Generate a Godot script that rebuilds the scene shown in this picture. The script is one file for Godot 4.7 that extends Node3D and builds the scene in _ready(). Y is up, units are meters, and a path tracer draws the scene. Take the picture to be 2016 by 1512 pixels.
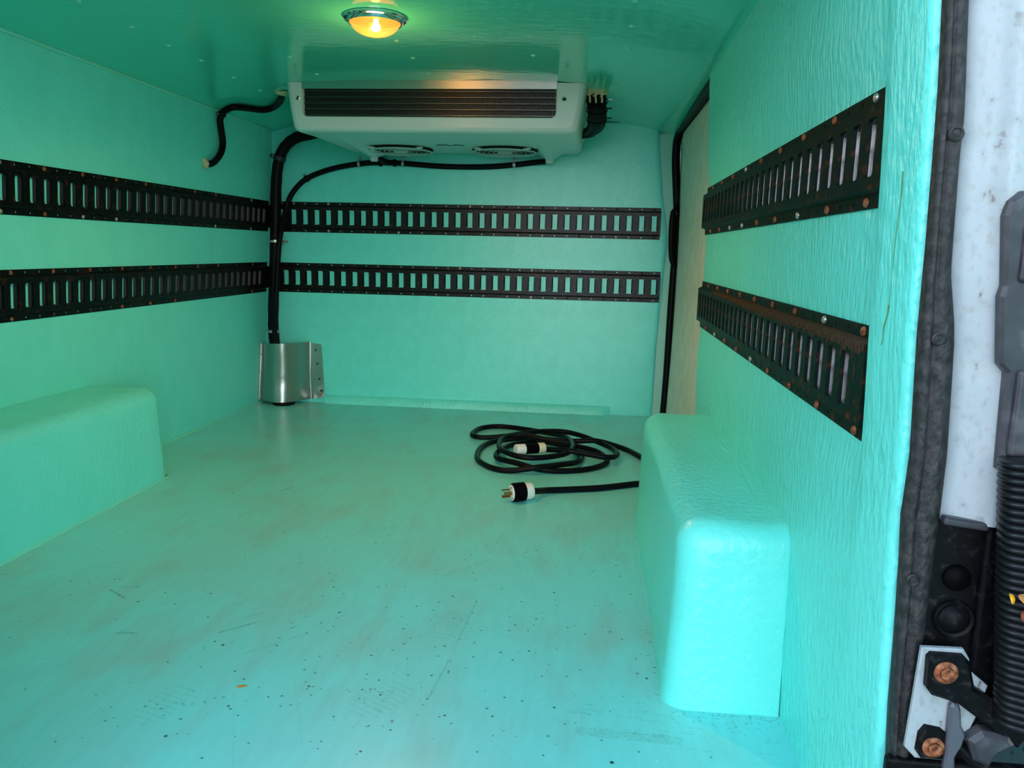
extends Node3D

# The load space of a small refrigerated van, seen from its open rear doors.
# Floor at y = 0, bulkhead at z = 0, the rear opening at z = 2.6; metres.

const PITCH := 0.0508
var M := {}
var taken := {}

func _ready():
	# ---- camera, sky, exposure -------------------------------------------------
	var cam := Camera3D.new()
	cam.name = "camera"
	cam.fov = rad_to_deg(2.0 * atan(756.0 / 1546.94))
	cam.near = 0.02
	cam.transform = Transform3D(Basis(Vector3.UP, 0.1004) * Basis(Vector3.RIGHT, -0.1684) * Basis(Vector3.BACK, 0.0232), Vector3(0, 0.684, 3.3233))
	add_child(cam)
	cam.current = true
	var env := Environment.new()
	env.background_mode = Environment.BG_SKY
	var sky := Sky.new()
	var sm := ProceduralSkyMaterial.new()
	sm.sky_top_color = Color(0.30, 0.38, 0.48)
	sm.sky_horizon_color = Color(0.97, 1.0, 1.0)
	sm.sky_curve = 0.20
	sm.ground_bottom_color = Color(0.36, 0.36, 0.35)
	sm.ground_horizon_color = Color(0.80, 0.82, 0.84)
	sm.sky_energy_multiplier = 1.0
	sky.sky_material = sm
	env.sky = sky
	env.ambient_light_source = Environment.AMBIENT_SOURCE_SKY
	env.tonemap_mode = Environment.TONE_MAPPER_LINEAR
	env.tonemap_exposure = 10.5
	env.sdfgi_enabled = true
	env.ssao_enabled = true
	env.ssil_enabled = true
	var we := WorldEnvironment.new()
	we.name = "world_environment"
	we.environment = env
	add_child(we)
	materials()
	# ---- structure --------------------------------------------------------------
	shell()
	side_door()
	rear_pillar()
	wheel_boxes()
	rear_doors()
	# ---- objects ----------------------------------------------------------------
	tracks()
	dust_and_runs()
	evaporator()
	dome_lamp()
	hoses()
	guard_plate()
	wire_loom()
	cable_bundle()
	power_cord()
	hinge_side()
	small_things()

# =============================== helpers =========================================
func numbered(called: String) -> String:
	if not taken.has(called):
		taken[called] = 0
		return called
	taken[called] += 1
	return "%s_%03d" % [called, taken[called]]

func thing(called: String, label: String, category: String, at := Vector3.ZERO, group := "") -> Node3D:
	var o := Node3D.new()
	o.name = numbered(called)
	add_child(o)
	o.position = at
	tag(o, label, category, group)
	return o

func tag(o: Node, label: String, category := "", group := "", kind := "") -> Node:
	if label: o.set_meta("label", label)
	if category: o.set_meta("category", category)
	if group: o.set_meta("group", group)
	if kind: o.set_meta("kind", kind)
	return o

func obj(called: String, mesh: Mesh, mat: Material, parent: Node = null, at := Transform3D.IDENTITY) -> MeshInstance3D:
	var o := MeshInstance3D.new()
	o.mesh = mesh
	o.material_override = mat
	o.transform = at
	if parent == null:
		o.name = numbered(called)
		add_child(o)
	else:
		o.name = called
		parent.add_child(o, true)
	return o

func struct(called: String, mesh: Mesh, mat: Material, label: String, category: String) -> MeshInstance3D:
	var o := MeshInstance3D.new()
	o.mesh = mesh
	o.material_override = mat
	o.name = called
	add_child(o, true)
	tag(o, label, category, "", "structure")
	return o

# ---- mesh making: front faces run clockwise
func st_new() -> SurfaceTool:
	var st := SurfaceTool.new()
	st.begin(Mesh.PRIMITIVE_TRIANGLES)
	st.set_smooth_group(0)
	return st

func done(st: SurfaceTool) -> ArrayMesh:
	st.generate_normals()
	return st.commit()

func tri(st: SurfaceTool, a: Vector3, b: Vector3, c: Vector3):
	st.set_uv(Vector2(a.x, a.z)); st.add_vertex(a)
	st.set_uv(Vector2(b.x, b.z)); st.add_vertex(b)
	st.set_uv(Vector2(c.x, c.z)); st.add_vertex(c)

func quad(st: SurfaceTool, a: Vector3, b: Vector3, c: Vector3, d: Vector3):
	tri(st, a, b, c)
	tri(st, a, c, d)

# rows[i][j]: i runs up, j runs right as seen from the front
func grid(st: SurfaceTool, rows: Array, closed := false, group := 1):
	st.set_smooth_group(group)
	for i in rows.size() - 1:
		var p: Array = rows[i]
		var q: Array = rows[i + 1]
		var n := p.size()
		for j in (n if closed else n - 1):
			var k := (j + 1) % n
			quad(st, p[j], q[j], q[k], p[k])

func fan(st: SurfaceTool, pts: Array, group := -1):
	st.set_smooth_group(group)
	for i in range(1, pts.size() - 1):
		tri(st, pts[0], pts[i], pts[i + 1])

func cap(st: SurfaceTool, ring: Array, flip: bool):
	var c := Vector3.ZERO
	for p in ring: c += p
	c /= ring.size()
	st.set_smooth_group(-1)
	for i in ring.size():
		var a: Vector3 = ring[i]
		var b: Vector3 = ring[(i + 1) % ring.size()]
		if flip: tri(st, c, b, a)
		else: tri(st, c, a, b)

# smooth curve through points
func curve(pts: Array, per := 6) -> Array:
	var out := []
	var n := pts.size()
	for i in n - 1:
		var a: Vector3 = pts[max(i - 1, 0)]
		var b: Vector3 = pts[i]
		var c: Vector3 = pts[i + 1]
		var d: Vector3 = pts[min(i + 2, n - 1)]
		for k in per:
			out.append(b.cubic_interpolate(c, a, d, float(k) / per))
	out.append(pts[n - 1])
	return out

func tube(st: SurfaceTool, pts: Array, r, sides := 12, capped := true):
	var rings := []
	var n := pts.size()
	var nrm := Vector3.ZERO
	for i in n:
		var t: Vector3 = (pts[min(i + 1, n - 1)] - pts[max(i - 1, 0)]).normalized()
		if nrm == Vector3.ZERO:
			nrm = t.cross(Vector3.UP if absf(t.y) < 0.9 else Vector3.RIGHT).normalized()
		nrm = (nrm - t * nrm.dot(t)).normalized()
		var b := t.cross(nrm)
		var ring := []
		var rr: float = r[i] if r is Array else r
		for k in sides:
			var an := TAU * k / sides
			ring.append(pts[i] + (nrm * cos(an) + b * sin(an)) * rr)
		rings.append(ring)
	grid(st, rings, true, 1)
	if capped:
		cap(st, rings[0], true)
		cap(st, rings[n - 1], false)

# prof: [radius, height] from bottom to top, turned about y; hard edges where the profile bends sharply
func lathe(prof: Array, segs := 24, soft := 40.0) -> ArrayMesh:
	var st := SurfaceTool.new()
	st.begin(Mesh.PRIMITIVE_TRIANGLES)
	var n := prof.size()
	var nr := []
	for i in n - 1:
		var d := Vector2(prof[i + 1][0] - prof[i][0], prof[i + 1][1] - prof[i][1])
		nr.append(Vector2(d.y, -d.x).normalized())
	for i in n - 1:
		var na: Vector2 = nr[i]
		var nb: Vector2 = nr[i]
		if i > 0 and rad_to_deg(absf(nr[i].angle_to(nr[i - 1]))) < soft: na = (nr[i] + nr[i - 1]).normalized()
		if i < n - 2 and rad_to_deg(absf(nr[i].angle_to(nr[i + 1]))) < soft: nb = (nr[i] + nr[i + 1]).normalized()
		for k in segs:
			var a0 := TAU * k / segs
			var a1 := TAU * (k + 1) / segs
			var v := []
			for c in [[i, a0, na], [i + 1, a0, nb], [i + 1, a1, nb], [i, a1, na]]:
				var q = prof[c[0]]
				v.append([Vector3(q[0] * cos(c[1]), q[1], -q[0] * sin(c[1])), Vector3(c[2].x * cos(c[1]), c[2].y, -c[2].x * sin(c[1]))])
			for t in [0, 1, 2, 0, 2, 3]:
				st.set_normal(v[t][1])
				st.set_uv(Vector2(v[t][0].x, v[t][0].z))
				st.add_vertex(v[t][0])
	return st.commit()

# a box with rounded edges, centred
func rbox(size: Vector3, r: float, k := 3) -> ArrayMesh:
	var st := SurfaceTool.new()
	st.begin(Mesh.PRIMITIVE_TRIANGLES)
	rbox_add(st, size, r, k, Transform3D.IDENTITY)
	return st.commit()

func rbox_add(st: SurfaceTool, size: Vector3, r: float, k: int, at: Transform3D):
	var h := size / 2.0 - Vector3.ONE * r
	var rings := []
	for half in 2:
		for i in k + 1:
			var la := -PI / 2 + PI / 2 * (half + float(i) / k)
			var ring := []
			for c in 4:
				for j in k + 1:
					var lo := PI / 2 * (c + float(j) / k)
					var d := Vector3(cos(la) * cos(lo), sin(la), -cos(la) * sin(lo))
					var s := Vector3([1, -1, -1, 1][c] * h.x, [-1, 1][half] * h.y, [-1, -1, 1, 1][c] * h.z)
					ring.append([at * (s + d * r), (at.basis * d).normalized()])
			rings.append(ring)
	var n: int = rings[0].size()
	for i in rings.size() - 1:
		for j in n:
			var kk := (j + 1) % n
			var v := [rings[i][j], rings[i + 1][j], rings[i + 1][kk], rings[i][kk]]
			for t in [0, 1, 2, 0, 2, 3]:
				st.set_normal(v[t][1]); st.set_uv(Vector2(v[t][0].x, v[t][0].z)); st.add_vertex(v[t][0])
	for e in 2:
		var ring: Array = rings[0 if e == 0 else rings.size() - 1]
		for j in range(1, n - 1):
			var idx := [0, j + 1, j] if e == 1 else [0, j, j + 1]
			if e == 1: idx = [0, j + 1, j]
			for t in idx:
				st.set_normal((at.basis * Vector3(0, -1 if e == 0 else 1, 0)).normalized()); st.set_uv(Vector2.ZERO); st.add_vertex(ring[t][0])

# polygon (x, y) pushed from z = 0 to z = depth, front edges bevelled
func prism(poly: Array, depth: float, bevel := 0.0015) -> ArrayMesh:
	var st := st_new()
	prism_add(st, poly, depth, bevel, Transform3D.IDENTITY)
	return done(st)

func prism_add(st: SurfaceTool, poly_in: Array, depth: float, bevel: float, at: Transform3D):
	var poly := PackedVector2Array(poly_in)
	if not Geometry2D.is_polygon_clockwise(poly): poly.reverse()
	var n := poly.size()
	var inner := PackedVector2Array()
	for i in n:
		var a := poly[(i + n - 1) % n]
		var b := poly[i]
		var c := poly[(i + 1) % n]
		var e0 := (b - a).normalized()
		var e1 := (c - b).normalized()
		var n0 := Vector2(e0.y, -e0.x)
		var n1 := Vector2(e1.y, -e1.x)
		var m := (n0 + n1)
		m = m / maxf(0.5, 1.0 + n0.dot(n1))
		inner.append(b + m * bevel)
	var rows := [[], [], []]
	for i in n:
		rows[0].append(at * Vector3(poly[i].x, poly[i].y, 0))
		rows[1].append(at * Vector3(poly[i].x, poly[i].y, depth - bevel))
		rows[2].append(at * Vector3(inner[i].x, inner[i].y, depth))
	st.set_smooth_group(-1)
	for r in 2:
		for i in n:
			var k := (i + 1) % n
			quad(st, rows[r][k], rows[r + 1][k], rows[r + 1][i], rows[r][i])
	var idx := Geometry2D.triangulate_polygon(inner)
	for t in range(0, idx.size(), 3):
		var a: Vector2 = inner[idx[t]]
		var b: Vector2 = inner[idx[t + 1]]
		var c: Vector2 = inner[idx[t + 2]]
		if (b - a).cross(c - a) > 0:
			var s := b; b = c; c = s
		tri(st, at * Vector3(a.x, a.y, depth), at * Vector3(b.x, b.y, depth), at * Vector3(c.x, c.y, depth))
		tri(st, at * Vector3(a.x, a.y, 0), at * Vector3(c.x, c.y, 0), at * Vector3(b.x, b.y, 0))

func basis_y(dir: Vector3) -> Basis:   # y axis along dir
	var y := dir.normalized()
	var x := y.cross(Vector3.BACK if absf(y.z) < 0.9 else Vector3.RIGHT).normalized()
	return Basis(x, y, x.cross(y))

func lerp_table(t: Array, y: float) -> float:
	if y <= t[0][0]: return t[0][1]
	for i in t.size() - 1:
		if y <= t[i + 1][0]:
			return lerpf(t[i][1], t[i + 1][1], (y - t[i][0]) / (t[i + 1][0] - t[i][0]))
	return t[t.size() - 1][1]

# =============================== materials =======================================
func noise(kind: int, freq: float, oct: int, sd: int) -> FastNoiseLite:
	var n := FastNoiseLite.new()
	n.noise_type = kind
	n.frequency = freq
	n.fractal_octaves = oct
	n.seed = sd
	return n

func ntex(n: FastNoiseLite, size: int, normal := 0.0, ramp: Array = []) -> NoiseTexture2D:
	var t := NoiseTexture2D.new()
	t.width = size; t.height = size
	t.seamless = true
	t.noise = n
	if normal > 0.0:
		t.as_normal_map = true
		t.bump_strength = normal
	if ramp.size():
		var g := Gradient.new()
		var off := PackedFloat32Array()
		var col := PackedColorArray()
		for r in ramp:
			off.append(r[0]); col.append(r[1])
		g.offsets = off; g.colors = col
		t.color_ramp = g
	return t

func mat(c: Color, rough: float, metal := 0.0) -> StandardMaterial3D:
	var m := StandardMaterial3D.new()
	m.albedo_color = c
	m.roughness = rough
	m.metallic = metal
	return m

func tripl(m: StandardMaterial3D, scale: Vector3) -> StandardMaterial3D:
	m.uv1_triplanar = true
	m.uv1_world_triplanar = true
	m.uv1_scale = scale
	return m

func materials():
	var V := FastNoiseLite.TYPE_SIMPLEX_SMOOTH
	# glassfibre coat on walls: vertical runs and fibre texture
	var paint := Color(0.47, 0.905, 0.765)
	var runs := ntex(noise(V, 0.03, 4, 3), 1024, 8.0)
	var tone := ntex(noise(V, 0.006, 4, 5), 512, 0.0, [[0.0, Color(0.43, 0.935, 0.885)], [0.5, Color(0.44, 0.95, 0.90)], [1.0, Color(0.455, 0.96, 0.915)]])
	var w := mat(Color.WHITE, 0.36)
	w.albedo_texture = tone
	w.normal_enabled = true
	w.normal_texture = runs
	w.normal_scale = 0.6
	w.metallic_specular = 0.6
	M.wall = tripl(w, Vector3(2.4, 0.8, 2.4))
	var wb: StandardMaterial3D = w.duplicate()
	wb.normal_scale = 0.28
	wb.roughness = 0.30
	M.bulkhead = tripl(wb, Vector3(5.0, 4.2, 5.0))
	var wl: StandardMaterial3D = w.duplicate()
	wl.normal_scale = 0.32
	M.wall_smooth = tripl(wl, Vector3(3.4, 1.8, 3.4))
	var b := mat(Color.WHITE, 0.34)
	b.albedo_texture = tone
	b.normal_enabled = true
	b.normal_texture = runs
	b.normal_scale = 0.34
	M.box = tripl(b, Vector3(2.0, 1.5, 2.0))
	var cl := mat(Color(0.34, 0.86, 0.77), 0.10)
	cl.normal_enabled = true
	cl.normal_texture = ntex(noise(V, 0.012, 4, 11), 1024, 4.0)
	cl.normal_scale = 0.22
	M.ceiling = tripl(cl, Vector3(0.8, 1.0, 2.4))
	M.caulk = mat(Color(0.50, 0.92, 0.84), 0.4)
	# floor
	var f := mat(Color.WHITE, 0.33)
	f.albedo_texture = floor_picture()
	f.uv1_scale = Vector3(1.0 / 1.85, 1.0 / 2.7, 1)
	f.uv1_offset = Vector3(1.47 / 1.85, 0.03 / 2.7, 0)
	f.texture_repeat = false
	M.floor = f
	# metals, rubber, plastics
	var tr := mat(Color.WHITE, 0.36, 0.0)
	tr.albedo_texture = ntex(noise(V, 0.02, 5, 21), 512, 0.0, [[0.0, Color(0.022, 0.026, 0.034)], [0.62, Color(0.026, 0.03, 0.038)], [0.72, Color(0.10, 0.065, 0.05)], [0.85, Color(0.24, 0.12, 0.07)]])
	tr.normal_enabled = true
	tr.normal_texture = ntex(noise(V, 0.05, 3, 22), 512, 3.0)
	tr.normal_scale = 0.25
	tr.metallic_specular = 0.38
	M.track = tripl(tr, Vector3(3, 3, 3))
	var tg := mat(Color.WHITE, 0.42, 0.0)
	tg.albedo_texture = ntex(noise(V, 0.02, 5, 25), 512, 0.0, [[0.0, Color(0.06, 0.11, 0.095)], [0.56, Color(0.075, 0.13, 0.11)], [0.68, Color(0.15, 0.11, 0.085)], [0.85, Color(0.33, 0.19, 0.11)]])
	tg.normal_enabled = true
	tg.normal_texture = tr.normal_texture
	tg.normal_scale = 0.25
	tg.metallic_specular = 0.12
	M.track_worn = tripl(tg, Vector3(4, 4, 4))
	var tl: StandardMaterial3D = tr.duplicate()
	tl.metallic_specular = 0.22
	M.track_left = tl
	var ru := mat(Color.WHITE, 0.75, 0.1)
	ru.albedo_texture = ntex(noise(V, 0.03, 4, 31), 256, 0.0, [[0.2, Color(0.30, 0.13, 0.06)], [0.5, Color(0.58, 0.31, 0.17)], [0.8, Color(0.72, 0.50, 0.36)]])
	M.slot_dull = mat(Color(0.20, 0.19, 0.22), 0.45, 0.3)
	var sb := mat(Color.WHITE, 0.4, 0.4)
	sb.albedo_texture = ntex(noise(V, 0.03, 4, 28), 256, 0.0, [[0.25, Color(0.30, 0.28, 0.29)], [0.6, Color(0.56, 0.53, 0.55)], [0.85, Color(0.66, 0.62, 0.63)]])
	M.slot_bare = tripl(sb, Vector3(10, 4, 10))
	M.rust = tripl(ru, Vector3(12, 12, 12))
	M.zinc = mat(Color(0.72, 0.71, 0.68), 0.35, 0.8)
	M.dull = mat(Color(0.22, 0.23, 0.23), 0.5, 0.6)
	M.steel = mat(Color(0.78, 0.77, 0.74), 0.28, 1.0)
	var sh := mat(Color(0.70, 0.70, 0.69), 0.32, 1.0)
	sh.normal_enabled = true
	sh.normal_texture = ntex(noise(V, 0.004, 3, 41), 512, 5.0)
	sh.normal_scale = 0.4
	M.sheet = tripl(sh, Vector3(1.5, 1.0, 1.5))
	M.chrome = mat(Color(0.85, 0.85, 0.85), 0.12, 1.0)
	M.rubber = mat(Color(0.04, 0.045, 0.065), 0.45)
	M.rubber.metallic_specular = 0.25
	M.cord = mat(Color(0.045, 0.05, 0.075), 0.38)
	M.cord.metallic_specular = 0.25
	M.foam = mat(Color(0.86, 0.80, 0.62), 0.85)
	M.white = mat(Color(0.86, 0.90, 0.90), 0.30)
	M.plug_white = mat(Color(0.88, 0.88, 0.85), 0.35)
	M.brass = mat(Color(0.55, 0.40, 0.24), 0.45, 0.8)
	M.fin = mat(Color(0.36, 0.36, 0.36), 0.38, 0.8)
	M.fin_glint = mat(Color(0.80, 0.79, 0.77), 0.3, 0.9)  # pale colour paints the glint along the fin crests
	M.black = mat(Color(0.03, 0.03, 0.035), 0.5)
	M.black.metallic_specular = 0.15
	var dr := mat(Color.WHITE, 0.55)
	dr.albedo_texture = ntex(noise(V, 0.012, 5, 51), 512, 0.0, [[0.25, Color(0.90, 0.87, 0.83)], [0.5, Color(0.93, 0.90, 0.86)], [0.8, Color(0.95, 0.92, 0.88)]])
	M.door = tripl(dr, Vector3(2, 2, 2))
	M.jamb = mat(Color(0.66, 0.88, 0.84), 0.4)
	# weathered rubber of the rear seal
	var se := mat(Color.WHITE, 0.62)
	se.albedo_texture = ntex(noise(V, 0.022, 5, 61), 512, 0.0, [[0.25, Color(0.09, 0.088, 0.09)], [0.5, Color(0.15, 0.15, 0.155)], [0.66, Color(0.20, 0.197, 0.205)], [0.85, Color(0.25, 0.215, 0.19)]])
	se.normal_enabled = true
	se.normal_texture = ntex(noise(V, 0.03, 5, 62), 512, 10.0)
	se.normal_scale = 0.4
	M.seal = tripl(se, Vector3(9, 4.5, 9))
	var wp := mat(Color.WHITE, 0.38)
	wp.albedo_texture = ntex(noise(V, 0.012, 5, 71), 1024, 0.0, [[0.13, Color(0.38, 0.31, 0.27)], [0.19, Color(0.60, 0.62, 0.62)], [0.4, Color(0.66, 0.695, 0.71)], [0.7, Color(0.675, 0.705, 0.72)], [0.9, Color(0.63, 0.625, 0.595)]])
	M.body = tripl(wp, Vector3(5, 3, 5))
	var gp := mat(Color.WHITE, 0.4)
	gp.albedo_texture = ntex(noise(V, 0.01, 4, 81), 512, 0.0, [[0.2, Color(0.19, 0.19, 0.215)], [0.6, Color(0.24, 0.24, 0.265)], [0.85, Color(0.32, 0.31, 0.32)]])
	M.grey = tripl(gp, Vector3(6, 6, 6))
	var bp := mat(Color.WHITE, 0.45)
	bp.metallic_specular = 0.25
	bp.albedo_texture = ntex(noise(V, 0.02, 5, 91), 512, 0.0, [[0.3, Color(0.035, 0.04, 0.05)], [0.65, Color(0.055, 0.06, 0.07)], [0.85, Color(0.17, 0.16, 0.15)]])
	M.grime = tripl(bp, Vector3(7, 7, 7))
	M.old_metal = mat(Color(0.42, 0.42, 0.46), 0.45, 0.6)
	M.leaf = mat(Color(0.72, 0.47, 0.12), 0.6)
	var asph := mat(Color.WHITE, 0.9)
	asph.albedo_texture = ntex(noise(V, 0.05, 5, 95), 512, 0.0, [[0.2, Color(0.38, 0.38, 0.37)], [0.8, Color(0.50, 0.50, 0.49)]])
	M.ground = tripl(asph, Vector3(0.5, 0.5, 0.5))

# the worn paint of the floor: long brush streaks, scuffs, specks and shoe marks (metres -> pixels)
var fi: Image
const FW := 1184
const FH := 1728
func fpx(x: float, z: float) -> Vector2:
	return Vector2((x + 1.47) / 1.85 * FW, (z + 0.03) / 2.7 * FH)

func fstroke(a: Vector2, b: Vector2, wid: float, c: Color, al: float, rng: RandomNumberGenerator, broken := 0.0):
	var p := fpx(a.x, a.y)
	var q := fpx(b.x, b.y)
	var n := int(p.distance_to(q) * 1.5) + 1
	for i in n + 1:
		if rng.randf() < broken: continue
		var c0 := p.lerp(q, float(i) / n)
		fdot(c0 + Vector2(rng.randf_range(-0.5, 0.5), rng.randf_range(-0.5, 0.5)), wid * rng.randf_range(0.6, 1.1), c, al * rng.randf_range(0.5, 1.0))

func fdot(p: Vector2, r: float, c: Color, al: float):
	for y in range(int(p.y - r), int(p.y + r) + 2):
		for x in range(int(p.x - r), int(p.x + r) + 2):
			if x < 0 or y < 0 or x >= FW or y >= FH: continue
			var k := clampf(r + 0.5 - Vector2(x, y).distance_to(p), 0, 1) * al
			if k > 0.0: fi.set_pixel(x, y, fi.get_pixel(x, y).lerp(c, k))

func floor_picture() -> ImageTexture:
	var V := FastNoiseLite.TYPE_SIMPLEX_SMOOTH
	var n1 := noise(V, 0.0035, 4, 101).get_image(FW, FH, false, false, false)
	var n2 := noise(V, 0.012, 5, 102).get_image(FW, FH / 3, false, false, false)
	n2.resize(FW, FH, Image.INTERPOLATE_BILINEAR)
	var n3 := noise(V, 0.09, 3, 103).get_image(FW, FH / 6, false, false, false)
	n3.resize(FW, FH, Image.INTERPOLATE_BILINEAR)
	var d1 := n1.get_data(); var d2 := n2.get_data(); var d3 := n3.get_data()
	var out := PackedByteArray()
	out.resize(FW * FH * 3)
	for i in FW * FH:
		var a := d1[i] / 255.0
		var b := d2[i] / 255.0
		var c := d3[i] / 255.0 - 0.5
		var dirt := clampf((a - 0.42) * 1.8, 0, 1) * 0.42 + clampf((b - 0.52) * 2.4, 0, 1) * 0.40
		var g := c * 0.03
		out[i * 3] = int(clampf(0.50 + dirt * 0.11 + g, 0, 1) * 255)
		out[i * 3 + 1] = int(clampf(0.91 - dirt * 0.16 + g, 0, 1) * 255)
		out[i * 3 + 2] = int(clampf(0.90 - dirt * 0.19 + g, 0, 1) * 255)
	fi = Image.create_from_data(FW, FH, false, Image.FORMAT_RGB8, out)
	var rng := RandomNumberGenerator.new()
	rng.seed = 77
	var dark := Color(0.10, 0.16, 0.16)
	var brown := Color(0.36, 0.36, 0.28)
	var pale := Color(0.66, 0.93, 0.88)
	# fine hair scratches
	for i in 260:
		var a := Vector2(rng.randf_range(-1.4, 0.3), rng.randf_range(0.1, 2.6))
		var d := Vector2.from_angle(rng.randfn(PI / 2, 0.7)) * rng.randf_range(0.02, 0.22)
		fstroke(a, a + d, 0.4, pale if rng.randf() < 0.5 else brown, rng.randf_range(0.04, 0.14), rng, 0.25)
	# specks, thickest near the rear on the right
	for i in 620:
		var p := Vector2(rng.randfn(-0.18, 0.32), rng.randfn(2.15, 0.28)) if i < 330 else Vector2(rng.randf_range(-1.43, 0.3), rng.randf_range(0.05, 2.6))
		fdot(fpx(p.x, p.y), rng.randf_range(0.35, 1.15) * (1.4 if rng.randf() < 0.07 else 1.0), Color(0.05, 0.09, 0.09), rng.randf_range(0.5, 1.0))
	for i in 40:
		var p := Vector2(rng.randf_range(-1.0, 0.25), rng.randf_range(1.2, 2.5))
		fdot(fpx(p.x, p.y), rng.randf_range(0.6, 1.2), Color(0.8, 0.97, 0.94), 0.8)
	# dark scuffs
	for s in [[-0.933, 1.944, 0.05, 0.03, 0.9], [-0.914, 1.93, 0.03, -0.012, 0.9], [-0.82, 2.109, 0.04, -0.004, 0.8], [-0.638, 2.075, 0.05, -0.05, 0.7], [-0.628, 2.02, 0.03, -0.03, 0.6], [-0.9, 1.32, 0.015, -0.05, 0.6], [-0.86, 1.28, 0.03, -0.06, 0.7], [-0.531, 1.54, 0.07, -0.05, 0.35], [-1.06, 1.86, 0.06, -0.06, 0.5], [-0.14, 1.62, 0.01, -0.02, 0.8], [-0.44, 1.33, 0.02, -0.12, 0.35], [-0.357, 0.134, 0.012, 0.0, 0.9], [-0.2, 1.9, -0.012, 0.16, 0.45], [-0.22, 2.1, -0.01, 0.12, 0.4], [-1.16, 1.97, 0.03, -0.03, 0.6], [-1.2, 1.9, 0.025, 0.0, 0.5]]:
		for k in 3:
			var o := Vector2(rng.randfn(0, 0.006), rng.randfn(0, 0.006))
			fstroke(Vector2(s[0], s[1]) + o, Vector2(s[0] + s[2], s[1] + s[3]) + o * 0.5, rng.randf_range(0.4, 1.2), dark.lerp(brown, 0.5), s[4] * rng.randf_range(0.08, 0.34), rng, 0.5)
	# faint brown rubs along the load space
	for i in 14:
		var a := Vector2(rng.randf_range(-1.3, 0.1), rng.randf_range(0.15, 2.3))
		var d := Vector2.from_angle(rng.randfn(-PI / 3, 0.5)) * rng.randf_range(0.04, 0.2)
		fstroke(a, a + d, rng.randf_range(1.5, 3.5), brown, 0.02, rng, 0.5)
	# shoe prints: parallel bars
	for s in [[-0.3, 2.24, 0.5], [-0.245, 1.985, 0.15], [-0.12, 1.67, -0.1], [-0.5, 1.53, -0.5], [-0.33, 1.19, 0.2], [-0.62, 2.3, 0.3]]:
		for k in 9:
			var u := Vector2.from_angle(s[2])
			var c := Vector2(s[0], s[1]) + Vector2(-u.y, u.x) * (k - 4) * 0.012
			var half := 0.036 * sqrt(maxf(0.1, 1.0 - pow((k - 4) / 5.0, 2)))
			fstroke(c - u * half, c + u * half, 2.0, brown, 0.013, rng, 0.4)
		for k in 26:
			var p := Vector2(s[0] + rng.randfn(0, 0.05), s[1] + rng.randfn(0, 0.035))
			fdot(fpx(p.x, p.y), rng.randf_range(0.3, 0.8), dark, 0.5)
	# dirt lying along the bulkhead and the walls, and the drag mark by the wheel box
	for i in 900:
		var p := Vector2(rng.randf_range(-1.43, 0.3), absf(rng.randfn(0, 0.045)) + 0.005)
		if rng.randf() < 0.3: p = Vector2(-1.44 + absf(rng.randfn(0, 0.02)), rng.randf_range(0.05, 1.2))
		if rng.randf() < 0.2: p = Vector2(0.125 - absf(rng.randfn(0, 0.008)), rng.randf_range(1.35, 2.2))
		if rng.randf() < 0.15: p = Vector2(rng.randf_range(0.14, 0.3), 2.205 + absf(rng.randfn(0, 0.02)))
		fdot(fpx(p.x, p.y), rng.randf_range(0.3, 1.3), dark.lerp(brown, rng.randf()), rng.randf_range(0.05, 0.25))
	for k in 5:
		fstroke(Vector2(0.0, 2.27 + k * 0.004), Vector2(0.15, 2.276 + k * 0.004), 0.8, brown, 0.13, rng, 0.3)
	for i in 60:
		var a := Vector2(rng.randfn(0.09, 0.06), rng.randfn(2.24, 0.035))
		fstroke(a, a + Vector2(rng.randf_range(-0.03, 0.03), rng.randf_range(-0.004, 0.004)), 0.5, dark.lerp(brown, 0.5), 0.16, rng, 0.4)
	return ImageTexture.create_from_image(fi)

# =============================== shell ===========================================
func yc(x: float) -> float:
	return 1.155 + 0.065 * (1.0 - pow(minf(1.0, absf((x + 0.54) / 0.835)), 4.0))

func xl(y: float) -> float:
	return -1.4046 + 0.0617 * (y - 0.684)

var XR := [[0.0, 0.304], [0.1, 0.302], [0.25, 0.301], [0.42, 0.299], [0.47, 0.3035], [0.88, 0.3035], [0.95, 0.294], [1.17, 0.285], [1.3, 0.28]]
var XB := [[-0.1, 0.315], [0.184, 0.303], [0.253, 0.299], [0.335, 0.297], [0.409, 0.294], [0.507, 0.294], [0.616, 0.290], [0.691, 0.289], [0.843, 0.284], [0.901, 0.280], [1.25, 0.262]]

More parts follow.
